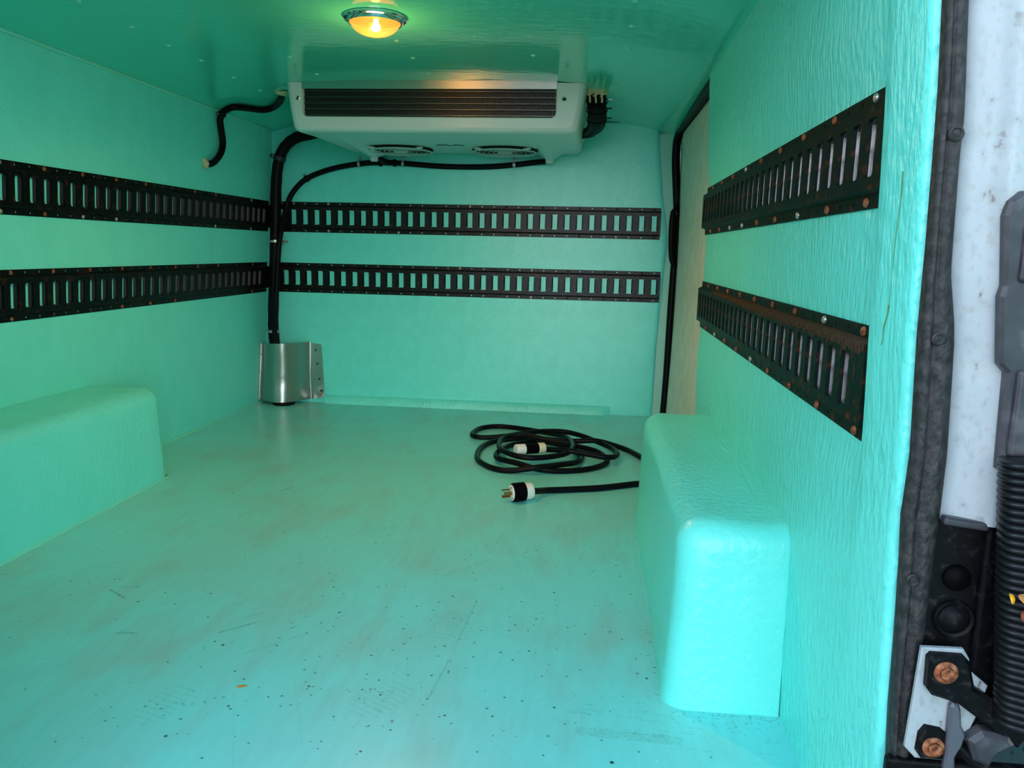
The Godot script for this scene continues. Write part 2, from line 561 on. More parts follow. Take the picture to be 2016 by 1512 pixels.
func shell():
	# floor slab
	var st := st_new()
	st.set_smooth_group(-1)
	var x0 := -1.5; var x1 := 0.36; var z0 := -0.06; var z1 := 2.63
	quad(st, Vector3(x0, 0, z1), Vector3(x0, 0, z0), Vector3(x1, 0, z0), Vector3(x1, 0, z1))
	quad(st, Vector3(x0, -0.05, z0), Vector3(x0, -0.05, z1), Vector3(x1, -0.05, z1), Vector3(x1, -0.05, z0))
	quad(st, Vector3(x0, -0.05, z1), Vector3(x0, 0, z1), Vector3(x1, 0, z1), Vector3(x1, -0.05, z1))
	quad(st, Vector3(x1, -0.05, z0), Vector3(x1, 0, z0), Vector3(x0, 0, z0), Vector3(x0, -0.05, z0))
	quad(st, Vector3(x0, -0.05, z0), Vector3(x0, 0, z0), Vector3(x0, 0, z1), Vector3(x0, -0.05, z1))
	quad(st, Vector3(x1, -0.05, z1), Vector3(x1, 0, z1), Vector3(x1, 0, z0), Vector3(x1, -0.05, z0))
	struct("floor", done(st), M.floor, "scuffed blue-green painted load floor", "floor")
	# left wall, leaning in slightly towards the roof
	st = st_new()
	var t := -0.06
	grid(st, [[Vector3(xl(0), 0, 2.62), Vector3(xl(0), 0, -0.05)], [Vector3(xl(1.17), 1.17, 2.62), Vector3(xl(1.17), 1.17, -0.05)]], false, -1)
	grid(st, [[Vector3(xl(0) + t, 0, -0.05), Vector3(xl(0) + t, 0, 2.62)], [Vector3(xl(1.17) + t, 1.17, -0.05), Vector3(xl(1.17) + t, 1.17, 2.62)]], false, -1)
	grid(st, [[Vector3(xl(0) + t, 0, 2.62), Vector3(xl(0), 0, 2.62)], [Vector3(xl(1.17) + t, 1.17, 2.62), Vector3(xl(1.17), 1.17, 2.62)]], false, -1)
	grid(st, [[Vector3(xl(1.17), 1.17, 2.62), Vector3(xl(1.17), 1.17, -0.05)], [Vector3(xl(1.17) + t, 1.17, 2.62), Vector3(xl(1.17) + t, 1.17, -0.05)]], false, -1)
	struct("wall_left", done(st), M.wall_smooth, "long mint green coated wall on the left", "wall")
	# bulkhead: right edge bows outwards, arched top follows the roof
	st = st_new()
	var edge := [[0.0, 0.266], [0.05, 0.267], [0.27, 0.269], [0.45, 0.276], [0.6, 0.285], [0.72, 0.292], [0.8, 0.285], [0.92, 0.262], [1.14, 0.238], [1.2, 0.236]]
	var rows := []
	for i in 31:
		var y := 1.2 * i / 30.0
		var xe := lerp_table(edge, y)
		var row := []
		for j in 25:
			var x := lerpf(-1.46, xe - 0.02, j / 24.0)
			row.append(Vector3(x, minf(y, yc(x) + 0.015), 0))
		for c in [[0.01, 0.001], [0.004, 0.003], [0.0, 0.008], [-0.002, 0.02], [0.0, 0.06]]:
			row.append(Vector3(xe - c[0], minf(y, yc(xe) + 0.015), -c[1]))
		row.append(Vector3(-1.46, minf(y, yc(-1.46) + 0.015), -0.06))
		rows.append(row)
	grid(st, rows, true, 1)
	struct("wall_back", done(st), M.bulkhead, "mint green bulkhead across the front of the load space", "wall")
	# roof lining: glossy, arched, slightly wavy
	st = st_new()
	var wav := noise(FastNoiseLite.TYPE_SIMPLEX_SMOOTH, 2.2, 2, 9)
	rows = []
	for i in 66:
		var z := lerpf(2.62, -0.05, i / 65.0)
		var row := []
		for j in 49:
			var x := lerpf(-1.43, 0.33, j / 48.0)
			var y := yc(x) + 0.0022 * wav.get_noise_2d(x, z * 0.8)
			row.append(Vector3(x, y, z))
		rows.append(row)
	for r in rows: r.reverse()
	grid(st, rows, false, 1)
	var top := []
	for i in 2:
		var z: float = [2.62, -0.05][i]
		var row := []
		for j in 13:
			var x := lerpf(-1.43, 0.33, j / 12.0)
			row.append(Vector3(x, yc(x) + 0.06, z))
		top.append(row)
	grid(st, top, false, 1)
	var rf := []
	for j in 13:
		rf.append(Vector3(lerpf(-1.43, 0.33, j / 12.0), yc(lerpf(-1.43, 0.33, j / 12.0)), 2.62))
	grid(st, [rf, top[0]], false, -1)
	struct("ceiling", done(st), M.ceiling, "glossy arched green roof lining with rows of rivets", "ceiling")
	# right wall: from the side door opening to the rear door jamb
	st = st_new()
	rows = []
	for i in 41:
		var y := 1.18 * i / 40.0
		var xr := lerp_table(XR, y)
		var xb := lerp_table(XB, y) - 0.0042
		var curl := 0.02 * clampf((0.30 - y) / 0.1, 0, 1) * clampf((y - 0.2) / 0.06, 0, 1)
		var row := [Vector3(0.34, y, 1.062), Vector3(xr + 0.012 + curl, y, 1.060), Vector3(xr + 0.004 + curl, y, 1.062), Vector3(xr + curl, y, 1.070)]
		for k in 26:
			row.append(Vector3(xr, y, lerpf(1.09, 2.437, k / 25.0)))
		for c in [[2.450, 0.15], [2.460, 0.6], [2.474, 1.0], [2.50, 1.0], [2.54, 1.0], [2.566, 1.0]]:
			row.append(Vector3(lerpf(xr, xb, c[1]), y, c[0]))
		row.append(Vector3(xb + 0.001, y, 2.574))
		row.append(Vector3(xb + 0.0045, y, 2.579))
		row.append(Vector3(xb + 0.012, y, 2.581))
		row.append(Vector3(0.345, y, 2.581))
		row.append(Vector3(0.345, y, 2.3))
		rows.append(row)
	grid(st, rows, true, 1)
	var cap_top := []
	for r in [rows[40]]:
		for v in r: cap_top.append(v)
	struct("wall_right", done(st), M.wall, "mint green coated wall on the right, ending at the rear jamb", "wall")
	# low ledge along the foot of the bulkhead
	st = st_new()
	rows = []
	for j in 41:
		var x := lerpf(-1.16, 0.088, j / 40.0)
		var w := 0.001 * sin(x * 17.0)
		var e := 1.0 if j < 40 else 0.2
		rows.append([Vector3(x, 0.0, 0.026 * e + w), Vector3(x, 0.008, 0.023 * e + w), Vector3(x, 0.024, 0.016 * e + w), Vector3(x, 0.032, 0.008 * e), Vector3(x, 0.036, 0.0)])
	var rr := []
	for k in 5:
		var row := []
		for j in 41: row.append(rows[j][k])
		rr.append(row)
	grid(st, rr, false, 1)
	struct("baseboard_back", done(st), M.wall, "low rounded ledge along the foot of the bulkhead", "ledge")
	# sealant beads in the corners
	var n := 1
	for s in [["caulk bead between the floor and the left wall", [Vector3(xl(0) + 0.003, 0.002, 2.6), Vector3(xl(0) + 0.003, 0.002, 0.02)], 0.005],
			["sealed seam between the roof lining and the left wall", [Vector3(-1.373, 1.156, 2.6), Vector3(-1.373, 1.156, 0.02)], 0.006],
			["caulk bead at the foot of the left wheel box", [Vector3(-1.227, 0.002, 2.07), Vector3(-1.227, 0.002, 1.2), Vector3(-1.24, 0.002, 1.184), Vector3(-1.44, 0.002, 1.184)], 0.0045],
			["sealed seam where the right wall meets the roof lining", [Vector3(0.287, 1.166, 2.56), Vector3(0.286, 1.166, 1.08)], 0.005]]:
		st = st_new()
		var pts := []
		var src: Array = s[1]
		for i in src.size() - 1:
			for k in 30: pts.append(src[i].lerp(src[i + 1], k / 30.0) + Vector3(0, 0.0008 * sin(k * 2.1), 0))
		pts.append(src[src.size() - 1])
		tube(st, pts, s[2], 8)
		struct("trim_%d" % n, done(st), M.caulk, s[0], "caulk")
		n += 1
	# ground the van stands on
	st = st_new()
	st.set_smooth_group(-1)
	rbox_add(st, Vector3(40, 0.2, 40), 0.02, 2, Transform3D(Basis(), Vector3(0, -0.72, 4)))
	struct("ground", st.commit(), M.ground, "grey paved ground behind the open van", "ground")
	# unseen wall added to shade the rear opening from the left
	st = st_new()
	rbox_add(st, Vector3(0.2, 2.2, 6.5), 0.02, 2, Transform3D(Basis(), Vector3(-2.35, 0.48, 7.1)))
	struct("wall_added_shade", st.commit(), mat(Color(0.42, 0.42, 0.43), 0.85), "plain grey wall added out of view to shade the rear opening", "wall")
	# outer skin of the van
	st = st_new()
	rbox_add(st, Vector3(2.06, 0.04, 2.72), 0.015, 3, Transform3D(Basis(), Vector3(-0.55, 1.31, 1.28)))
	rbox_add(st, Vector3(0.03, 1.7, 2.72), 0.012, 3, Transform3D(Basis(), Vector3(-1.57, 0.47, 1.28)))
	rbox_add(st, Vector3(0.03, 1.7, 2.72), 0.012, 3, Transform3D(Basis(), Vector3(0.58, 0.47, 1.28)))
	rbox_add(st, Vector3(2.16, 1.9, 0.03), 0.012, 3, Transform3D(Basis(), Vector3(-0.5, 0.4, -0.12)))
	rbox_add(st, Vector3(2.16, 0.03, 2.72), 0.012, 3, Transform3D(Basis(), Vector3(-0.5, -0.09, 1.28)))
	struct("wall_outer", st.commit(), M.body, "white painted outer body of the van", "van body")

# =============================== side door =======================================
func side_door():
	# inner panel of the sliding door, behind the opening between bulkhead and right wall
	var st := st_new()
	var rows := []
	for i in 25:
		var y := 1.24 * i / 24.0
		var x := 0.318 + 0.012 * sin(clampf(y / 1.2, 0, 1) * PI)
		rows.append([Vector3(x + 0.04, y, 0.02), Vector3(x + 0.04, y, 1.25), Vector3(x, y, 1.25), Vector3(x, y, 0.9), Vector3(x, y, 0.5), Vector3(x, y, 0.1), Vector3(x, y, 0.045)])
	grid(st, rows, true, 1)
	var o := struct("door_1", done(st), M.door, "grey-green lined sliding side door beside the bulkhead", "door")
	# black rubber seal: along the top, round the corner and down
	st = st_new()
	var line := curve([Vector3(0.302, 1.150, 1.10), Vector3(0.303, 1.153, 0.8), Vector3(0.306, 1.157, 0.45), Vector3(0.308, 1.160, 0.16), Vector3(0.306, 1.150, 0.08), Vector3(0.302, 1.115, 0.045), Vector3(0.303, 1.04, 0.04), Vector3(0.311, 0.95, 0.04), Vector3(0.320, 0.846, 0.04), Vector3(0.322, 0.72, 0.04), Vector3(0.320, 0.603, 0.04), Vector3(0.317, 0.437, 0.04), Vector3(0.315, 0.183, 0.04), Vector3(0.310, 0.02, 0.04)], 5)
	tube(st, line, 0.0145, 12)
	obj("seal", done(st), M.rubber, o)
	st = st_new()
	var lip := []
	for p in line: lip.append(p + Vector3(0.009, -0.008 if p.z > 0.06 else 0.0, 0.010))
	tube(st, lip, 0.008, 8)
	obj("seal_lip", done(st), M.black, o)
	# pale door post edge seen between bulkhead and seal
	st = st_new()
	rows = []
	for i in 31:
		var y := 1.16 * i / 30.0
		var b := 0.02 * sin(clampf(y / 1.16, 0, 1) * PI)
		rows.append([Vector3(0.24, y, -0.02), Vector3(0.287 + b, y, -0.012), Vector3(0.292 + b, y, -0.002), Vector3(0.300 + b, y, 0.002), Vector3(0.318 + b, y, 0.0), Vector3(0.325 + b, y, -0.02)])
	grid(st, rows, false, 1)
	var p := struct("trim_5", done(st), M.jamb, "pale blue-green steel door post beside the bulkhead", "door post")
	for y in [1.055, 0.985, 0.89, 0.52, 0.33]:
		obj("rivet", lathe([[0.0045, 0], [0.004, 0.002], [0.002, 0.003], [0.0, 0.0032]], 10), M.zinc, p, Transform3D(basis_y(Vector3(-0.2, 0, 1)), Vector3(0.299 + 0.02 * sin(y / 1.16 * PI) - 0.004, y, 0.002)))
	# pull handle
	var h := Node3D.new()
	h.name = "handle"
	h.position = Vector3(0.31, 0.74, 0.06)
	h.set_meta("label", "black plastic pull handle")
	o.add_child(h)
	st = st_new()
	var hp := []
	for c in [[0.016, 0.13, -0.012], [0.006, 0.125, 0.004], [-0.006, 0.108, 0.012], [-0.011, 0.08, 0.016], [-0.012, 0.03, 0.018], [-0.010, -0.03, 0.018], [-0.005, -0.07, 0.016], [0.004, -0.094, 0.012], [0.018, -0.104, 0.0]]:
		hp.append(Vector3(c[0], c[1], c[2]))
	tube(st, curve(hp, 5), 0.0105, 12)
	obj("grip", done(st), M.rubber, h)
	obj("backplate", rbox(Vector3(0.022, 0.25, 0.02), 0.008), M.black, h, Transform3D(Basis(), Vector3(0.016, 0.015, -0.006)))
	obj("cover", lathe([[0.0, -0.01], [0.017, -0.01], [0.018, -0.004], [0.016, 0.006], [0.008, 0.010], [0.0, 0.011]], 20), M.rubber, h, Transform3D(basis_y(Vector3(-0.3, 0, 1)), Vector3(-0.002, 0.105, 0.010)))

func rear_doors():
	# two rear doors: the left one shut, the right one swung wide open
	for k in 2:
		var st := st_new()
		var w := 0.845
		rbox_add(st, Vector3(w, 1.30, 0.05), 0.02, 4, Transform3D(Basis(), Vector3(w / 2, 0.57, 0.0)))
		var o := struct("door_%d" % (k + 2), st.commit(), M.body, ["white left rear door, shut", "white right rear door, swung open"][k], "door")
		st = st_new()
		rbox_add(st, Vector3(w - 0.06, 1.16, 0.03), 0.014, 4, Transform3D(Basis(), Vector3(w / 2, 0.60, 0.0)))
		var s := -1.0 if k == 0 else 1.0
		obj("lining", st.commit(), M.box, o, Transform3D(Basis(), Vector3(0, 0, 0.036 * s)))
		o.transform = Transform3D(Basis(), Vector3(-1.455, 0, 2.69)) if k == 0 else Transform3D(Basis(Vector3.UP, deg_to_rad(-82)), Vector3(0.52, 0, 2.72))

# =============================== wheel boxes =====================================
func wheel_box(xa: float, xb: float, za: float, zb: float, h: float, open_left: bool) -> ArrayMesh:
	# rounded block grown out of the wall: grid over a rounded-box direction sphere, sides drafted
	var st := st_new()
	var r := 0.036
	var wob := noise(FastNoiseLite.TYPE_SIMPLEX_SMOOTH, 7.0, 2, 17)
	var rings := []
	var k := 5
	var levels := []
	for i in 9: levels.append([lerpf(-0.002, h - r, i / 8.0), 0.0])
	for i in range(1, k + 1):
		var an := PI / 2 * i / k
		levels.append([h - r + r * sin(an), r * (1 - cos(an))])
	for i in range(1, 6): levels.append([h + 0.001 * i / 5.0, r + 0.02 * i])
	for lv in levels:
		var y: float = lv[0]
		var ins: float = lv[1] + 0.012 * clampf(y / h, 0, 1)
		var ax := xa + (0.0 if open_left else ins)
		var bx := xb - (ins if open_left else 0.0)
		var az := za + ins
		var bz := zb - ins
		if lv[1] > r: # top field shrinks to its middle line
			pass
		var rc := maxf(0.004, r - lv[1] * 0.7)
		var ring := []
		if open_left: ax = xl(maxf(y, 0)) + 0.0005
		var rl := 0.002 if open_left else rc
		var rr := rc if open_left else 0.002
		var corners := [[bx - rr, az + rr, rr], [ax + rl, az + rl, rl], [ax + rl, bz - rl, rl], [bx - rr, bz - rr, rr]]
		for c in 4:
			for j in k + 1:
				var lo: float = PI / 2 * (c + float(j) / k)
				var q := Vector3(corners[c][0] + corners[c][2] * cos(lo), y, corners[c][1] - corners[c][2] * sin(lo))
				ring.append(q)
			var n1: Array = corners[(c + 1) % 4]
			var a: Vector3 = ring[ring.size() - 1]
			var lo2 := PI / 2 * ((c + 1) % 4)
			var b := Vector3(n1[0] + n1[2] * cos(lo2), y, n1[1] - n1[2] * sin(lo2))
			for m in range(1, 12): ring.append(a.lerp(b, m / 12.0))
		for j in ring.size():
			var q: Vector3 = ring[j]
			var hold := clampf(minf((0.302 - q.x) if not open_left else (q.x + 1.446), 0.02) / 0.02, 0, 1)
			ring[j] = q + hold * Vector3(wob.get_noise_3dv(q), wob.get_noise_3dv(q + Vector3(9, 0, 0)) if y > 0.02 else 0.0, wob.get_noise_3dv(q + Vector3(0, 9, 0))) * 0.0035
		rings.append(ring)
	grid(st, rings, true, 1)
	cap(st, rings[rings.size() - 1], false)
	return done(st)

func wheel_boxes():
	var o := obj("wheel_box", wheel_box(0.130, 0.3025, 1.318, 2.203, 0.290, false), M.box)
	tag(o, "rounded mint green wheel box on the right, close to the rear opening", "wheel box")
	o = obj("wheel_box", wheel_box(-1.447, -1.226, 1.186, 2.08, 0.274, true), M.box)
	tag(o, "rounded mint green wheel box against the left wall", "wheel box")

# =============================== lashing tracks ==================================
func rail_mesh(length: float, first: float, count: int, hole_at: float) -> Array:
	# u along x, v up y, w out z; sheet pressed into a raised band with slots
	var st := st_new()
	var lining := st_new()
	var ws := 0.0125
	var V := [0.0, 0.0145, 0.0195, 0.1075, 0.1125, 0.127]
	var W := [0.0022, 0.0022, ws, ws, 0.0022, 0.0022]
	var strip := func(u0: float, u1: float, a: int, g: int):
		st.set_smooth_group(g)
		quad(st, Vector3(u0, V[a], W[a]), Vector3(u0, V[a + 1], W[a + 1]), Vector3(u1, V[a + 1], W[a + 1]), Vector3(u1, V[a], W[a]))
	var ringface := func(u0: float, u1: float, v0: float, v1: float, w: float, ring: Array):
		# ring: points anticlockwise from the right, in four equal quarters
		st.set_smooth_group(-1)
		var q: int = ring.size() / 4
		var cn := [Vector3(u1, v1, w), Vector3(u0, v1, w), Vector3(u0, v0, w), Vector3(u1, v0, w)]
		for c in 4:
			for j in q - 1:
				tri(st, cn[c], ring[c * q + j], ring[c * q + j + 1])
			tri(st, cn[c], ring[c * q + q - 1], ring[(c * q + q) % ring.size()])
			tri(st, cn[c], ring[(c * q + q) % ring.size()], cn[(c + 1) % 4])
	var us := first - PITCH / 2
	var ue := first + PITCH * (count - 0.5)
	for e in [[0.0, us], [ue, length]]:
		if e[1] - e[0] > 0.0002:
			for a in 5: strip.call(e[0], e[1], a, -1)
	for i in count:
		var u0 := us + i * PITCH
		var u1 := u0 + PITCH
		strip.call(u0, u1, 1, -1)
		strip.call(u0, u1, 3, -1)
		var uc := (u0 + u1) / 2
		# raised band with slot
		var ring := []
		var back := []
		var hw := 0.0142; var hh := 0.0310; var rc := 0.005; var vm := 0.0635
		for c in 4:
			for j in 3:
				var an := PI / 2 * (c + j / 2.0)
				var sx: float = [1, -1, -1, 1][c]
				var sy: float = [1, 1, -1, -1][c]
				var p := Vector3(uc + sx * (hw - rc) + rc * cos(an), vm + sy * (hh - rc) + rc * sin(an), ws)
				ring.append(p)
				back.append(Vector3(uc + (p.x - uc) * (0.70 if (c % 2 == 0 and j == 0) or (c % 2 == 1 and j == 2) else 0.95), vm + (p.y - vm) * 0.985, 0.0008))
		ringface.call(u0, u1, V[2], V[3], ws, ring)
		var lip := []
		for j in 12:
			lip.append(ring[j].lerp(back[j], 0.45) + Vector3(0, 0, 0.001))
		st.set_smooth_group(-1)
		lining.set_smooth_group(-1)
		for j in 12:
			var k := (j + 1) % 12
			quad(st, ring[k], lip[k], lip[j], ring[j])
			if i == 0:
				var off := Vector3(uc, 0, 0)
				quad(lining, lip[k] - off, back[k] - off, back[j] - off, lip[j] - off)
		# flanges with a small hole each
		for f in 2:
			var v0: float = V[0] if f == 0 else V[4]
			var v1: float = V[1] if f == 0 else V[5]
			var h := []
			var hb := []
			var um := uc + hole_at * PITCH
			um = clampf(um, u0 + 0.0035, u1 - 0.0035)
			for j in 8:
				var an := TAU * j / 8.0
				h.append(Vector3(um + 0.0029 * cos(an), (v0 + v1) / 2 + 0.0029 * sin(an), W[0]))
				hb.append(h[j] - Vector3(0, 0, 0.0018))
			ringface.call(u0, u1, v0, v1, W[0], h)
			for j in 8:
				var k := (j + 1) % 8
				quad(st, h[k], hb[k], hb[j], h[j])
	# long edges and ends
	st.set_smooth_group(-1)
	quad(st, Vector3(0, 0.127, W[5]), Vector3(0, 0.127, 0), Vector3(length, 0.127, 0), Vector3(length, 0.127, W[5]))
	quad(st, Vector3(0, 0, 0), Vector3(0, 0, W[0]), Vector3(length, 0, W[0]), Vector3(length, 0, 0))
	for e in 2:
		var u := length * e
		for a in 5:
			var p := [Vector3(u, V[a], 0), Vector3(u, V[a + 1], 0), Vector3(u, V[a + 1], W[a + 1]), Vector3(u, V[a], W[a])]
			if e == 1: quad(st, p[3], p[2], p[1], p[0])
			else: quad(st, p[0], p[1], p[2], p[3])
	return [done(st), done(lining)]

func track(at: Vector3, bas: Basis, length: float, first: float, count: int, hole: float, phase: int, m: Material, mix: Array, label: String, group: String, lin: Material):
	var t := thing("lashing_track", label, "lashing track", at, group)
	t.basis = bas
	var rm := rail_mesh(length, first, count, hole)
	obj("rail", rm[0], m, t)
	for i in count:
		obj("slot_lining", rm[1], lin, t, Transform3D(Basis(), Vector3(first + i * PITCH, 0, 0)))
	var rng := RandomNumberGenerator.new()
	rng.seed = hash(label)
	for i in range(phase, count, 3):
		for f in 2:
			var v := 0.00725 if f == 0 else 0.11975
			var u := first + (i + hole) * PITCH
			if u < 0.006 or u > length - 0.006: continue
			var mt: Material = M[mix[rng.randi() % mix.size()]]
			var s := obj("screw_head", screw_mesh, mt, t, Transform3D(Basis(Vector3(1, 0, 0), Vector3(0, 0, 1), Vector3(0, -1, 0)).rotated(Vector3(0, 0, 1), rng.randf() * TAU), Vector3(u, v, 0.002)))
			s.scale = Vector3.ONE * (0.98 + 0.04 * rng.randf())
	return t

var screw_mesh: Mesh

func make_screw() -> Mesh:
	var st := SurfaceTool.new()
	st.begin(Mesh.PRIMITIVE_TRIANGLES)
	var m := lathe([[0.0056, 0.0], [0.0056, 0.0012], [0.0047, 0.0027], [0.003, 0.0036], [0.0016, 0.0037], [0.0008, 0.0022], [0.0, 0.0022]], 14)
	st.append_from(m, 0, Transform3D.IDENTITY)
	for a in 2:   # the cross of the drive
		rbox_add(st, Vector3(0.0052, 0.0006, 0.0009), 0.00025, 1, Transform3D(Basis(Vector3.UP, a * PI / 2), Vector3(0, 0.0037, 0)))
	return st.commit()

func tracks():
	screw_mesh = make_screw()
	var yU := 0.7405
	var yL := 0.4834
	# bulkhead
	var bb := Basis.IDENTITY
	track(Vector3(-1.362, yU, 0.0), bb, 1.622, -1.2895 - PITCH + 1.362, 32, 0.0, 1, M.track, ["dull", "dull", "zinc", "dull"], "upper black slotted lashing track across the bulkhead", "slotted lashing tracks", M.black)
	track(Vector3(-1.372, yL, 0.0), bb, 1.638, -1.3295 + 1.372, 32, 0.0, 0, M.track, ["dull", "dull", "zinc", "dull"], "lower black slotted lashing track across the bulkhead", "slotted lashing tracks", M.black)
	# left wall, u runs forward (-z)
	var up := Vector3(0.0617, 1, 0).normalized()
	var lb := Basis(Vector3(0, 0, -1), up, Vector3(0, 0, -1).cross(up))
	track(Vector3(xl(yU), yU, 2.55), lb, 2.53, 2.55 - 1.5145 - 19 * PITCH, 48, 0.0, 0, M.track_left, ["dull", "rust", "dull", "zinc"], "upper black slotted lashing track along the left wall", "slotted lashing tracks", M.slot_dull)
	track(Vector3(xl(yL), yL, 2.55), lb, 2.53, 2.55 - 1.538 - 19 * PITCH, 48, 0.0, 1, M.track_left, ["rust", "rust", "dull"], "lower rust-spotted lashing track along the left wall", "slotted lashing tracks", M.slot_dull)
	# right wall, u runs back (+z)
	var rb := Basis(Vector3(0, 0, 1), Vector3(0, 1, 0), Vector3(-1, 0, 0))
	track(Vector3(0.3032, yU - 0.002, 1.052), rb, 1.394, 2.408 - 26 * PITCH - 1.052, 27, -0.5, 2, M.track_worn, ["rust", "rust", "zinc"], "upper green-black lashing track with rusty screws on the right wall", "slotted lashing tracks", M.slot_bare)
	track(Vector3(0.3032, yL + 0.001, 1.066), rb, 1.39, 2.390 - 25 * PITCH - 1.066, 26, 0.5, 1, M.track_worn, ["rust", "rust", "rust", "zinc"], "lower dusty lashing track with rusty screws above the right wheel box", "slotted lashing tracks", M.slot_bare)

func dust_and_runs():
	var t: Node = null
	for c in get_children():
		if c.has_meta("label") and String(c.get_meta("label")).begins_with("lower dusty"): t = c
	var st := st_new()
	var n := noise(FastNoiseLite.TYPE_SIMPLEX_SMOOTH, 40.0, 4, 14)
	var rows := [[], [], [], []]
	for i in 281:
		var u := 0.25 + 1.135 * i / 280.0
		var k := clampf((u - 0.25) / 0.5, 0.0, 1.0)
		var low := 0.1065 - k * (0.004 + 0.009 * clampf(n.get_noise_1d(u) + 0.4, 0.0, 1.0))
		rows[0].append(Vector3(u, low, 0.0127))
		rows[1].append(Vector3(u, 0.1076, 0.0131))
		rows[2].append(Vector3(u, 0.1100, 0.0085))
		rows[3].append(Vector3(u, 0.1128, 0.0027))
	grid(st, rows, false, 1)
	var dm := mat(Color.WHITE, 0.95)
	dm.metallic_specular = 0.1
	dm.albedo_texture = ntex(noise(FastNoiseLite.TYPE_SIMPLEX_SMOOTH, 0.03, 5, 33), 256, 0.0, [[0.2, Color(0.22, 0.18, 0.14)], [0.55, Color(0.30, 0.24, 0.19)], [0.85, Color(0.36, 0.295, 0.24)]])
	obj("dust_layer", done(st), tripl(dm, Vector3(17, 17, 17)), t)
	# dried rust runs down the right wall and the jamb
	var w: Node = get_node("wall_right")
	var rm := mat(Color(0.56, 0.62, 0.30), 0.5)
	for s in [[2.535, 0.765, 0.635, 0.0011, true], [2.525, 0.64, 0.60, 0.0018, true], [2.163, 0.735, 0.66, 0.0006, false], [1.93, 0.735, 0.62, 0.0005, false]]:
		st = st_new()
		var l := []; var r := []
		for i in 25:
			var f := i / 24.0
			var y := lerpf(s[1], s[2], f)
			var x := (lerp_table(XB, y) - 0.0042 if s[4] else lerp_table(XR, y)) - 0.0007
			var z: float = s[0] + 0.0012 * sin(f * 9.0) + (-0.012 * f if s[4] else 0.0)
			var hw: float = s[3] * (0.5 + 0.5 * sin(f * 13.0 + 1.0) * 0.4 + 0.3) * (1.0 - 0.6 * f)
			l.append(Vector3(x, y, z + hw)); r.append(Vector3(x, y, z - hw))
		grid(st, [r, l], false, 1)
		obj("rust_run", done(st), rm, w)

# =============================== evaporator ======================================
func evap_outline(x0: float, x1: float, y0: float, y1: float, taper: float, r: float) -> Array:
	var out := [Vector2(x0, y1)]
	out.append(Vector2(x0 + taper * 0.5, (y0 + y1) / 2))
	for i in 7:
		var a := PI + PI / 2 * i / 6.0
		out.append(Vector2(x0 + taper + r + r * cos(a), y0 + r + r * sin(a)))
	for i in 7: out.append(Vector2(lerpf(x0 + taper + r, x1 - taper - r, (i + 1) / 8.0), y0))
	for i in 7:
		var a := PI * 1.5 + PI / 2 * i / 6.0
		out.append(Vector2(x1 - taper - r + r * cos(a), y0 + r + r * sin(a)))
	out.append(Vector2(x1 - taper * 0.5, (y0 + y1) / 2))
	out.append(Vector2(x1, y1))
	return out

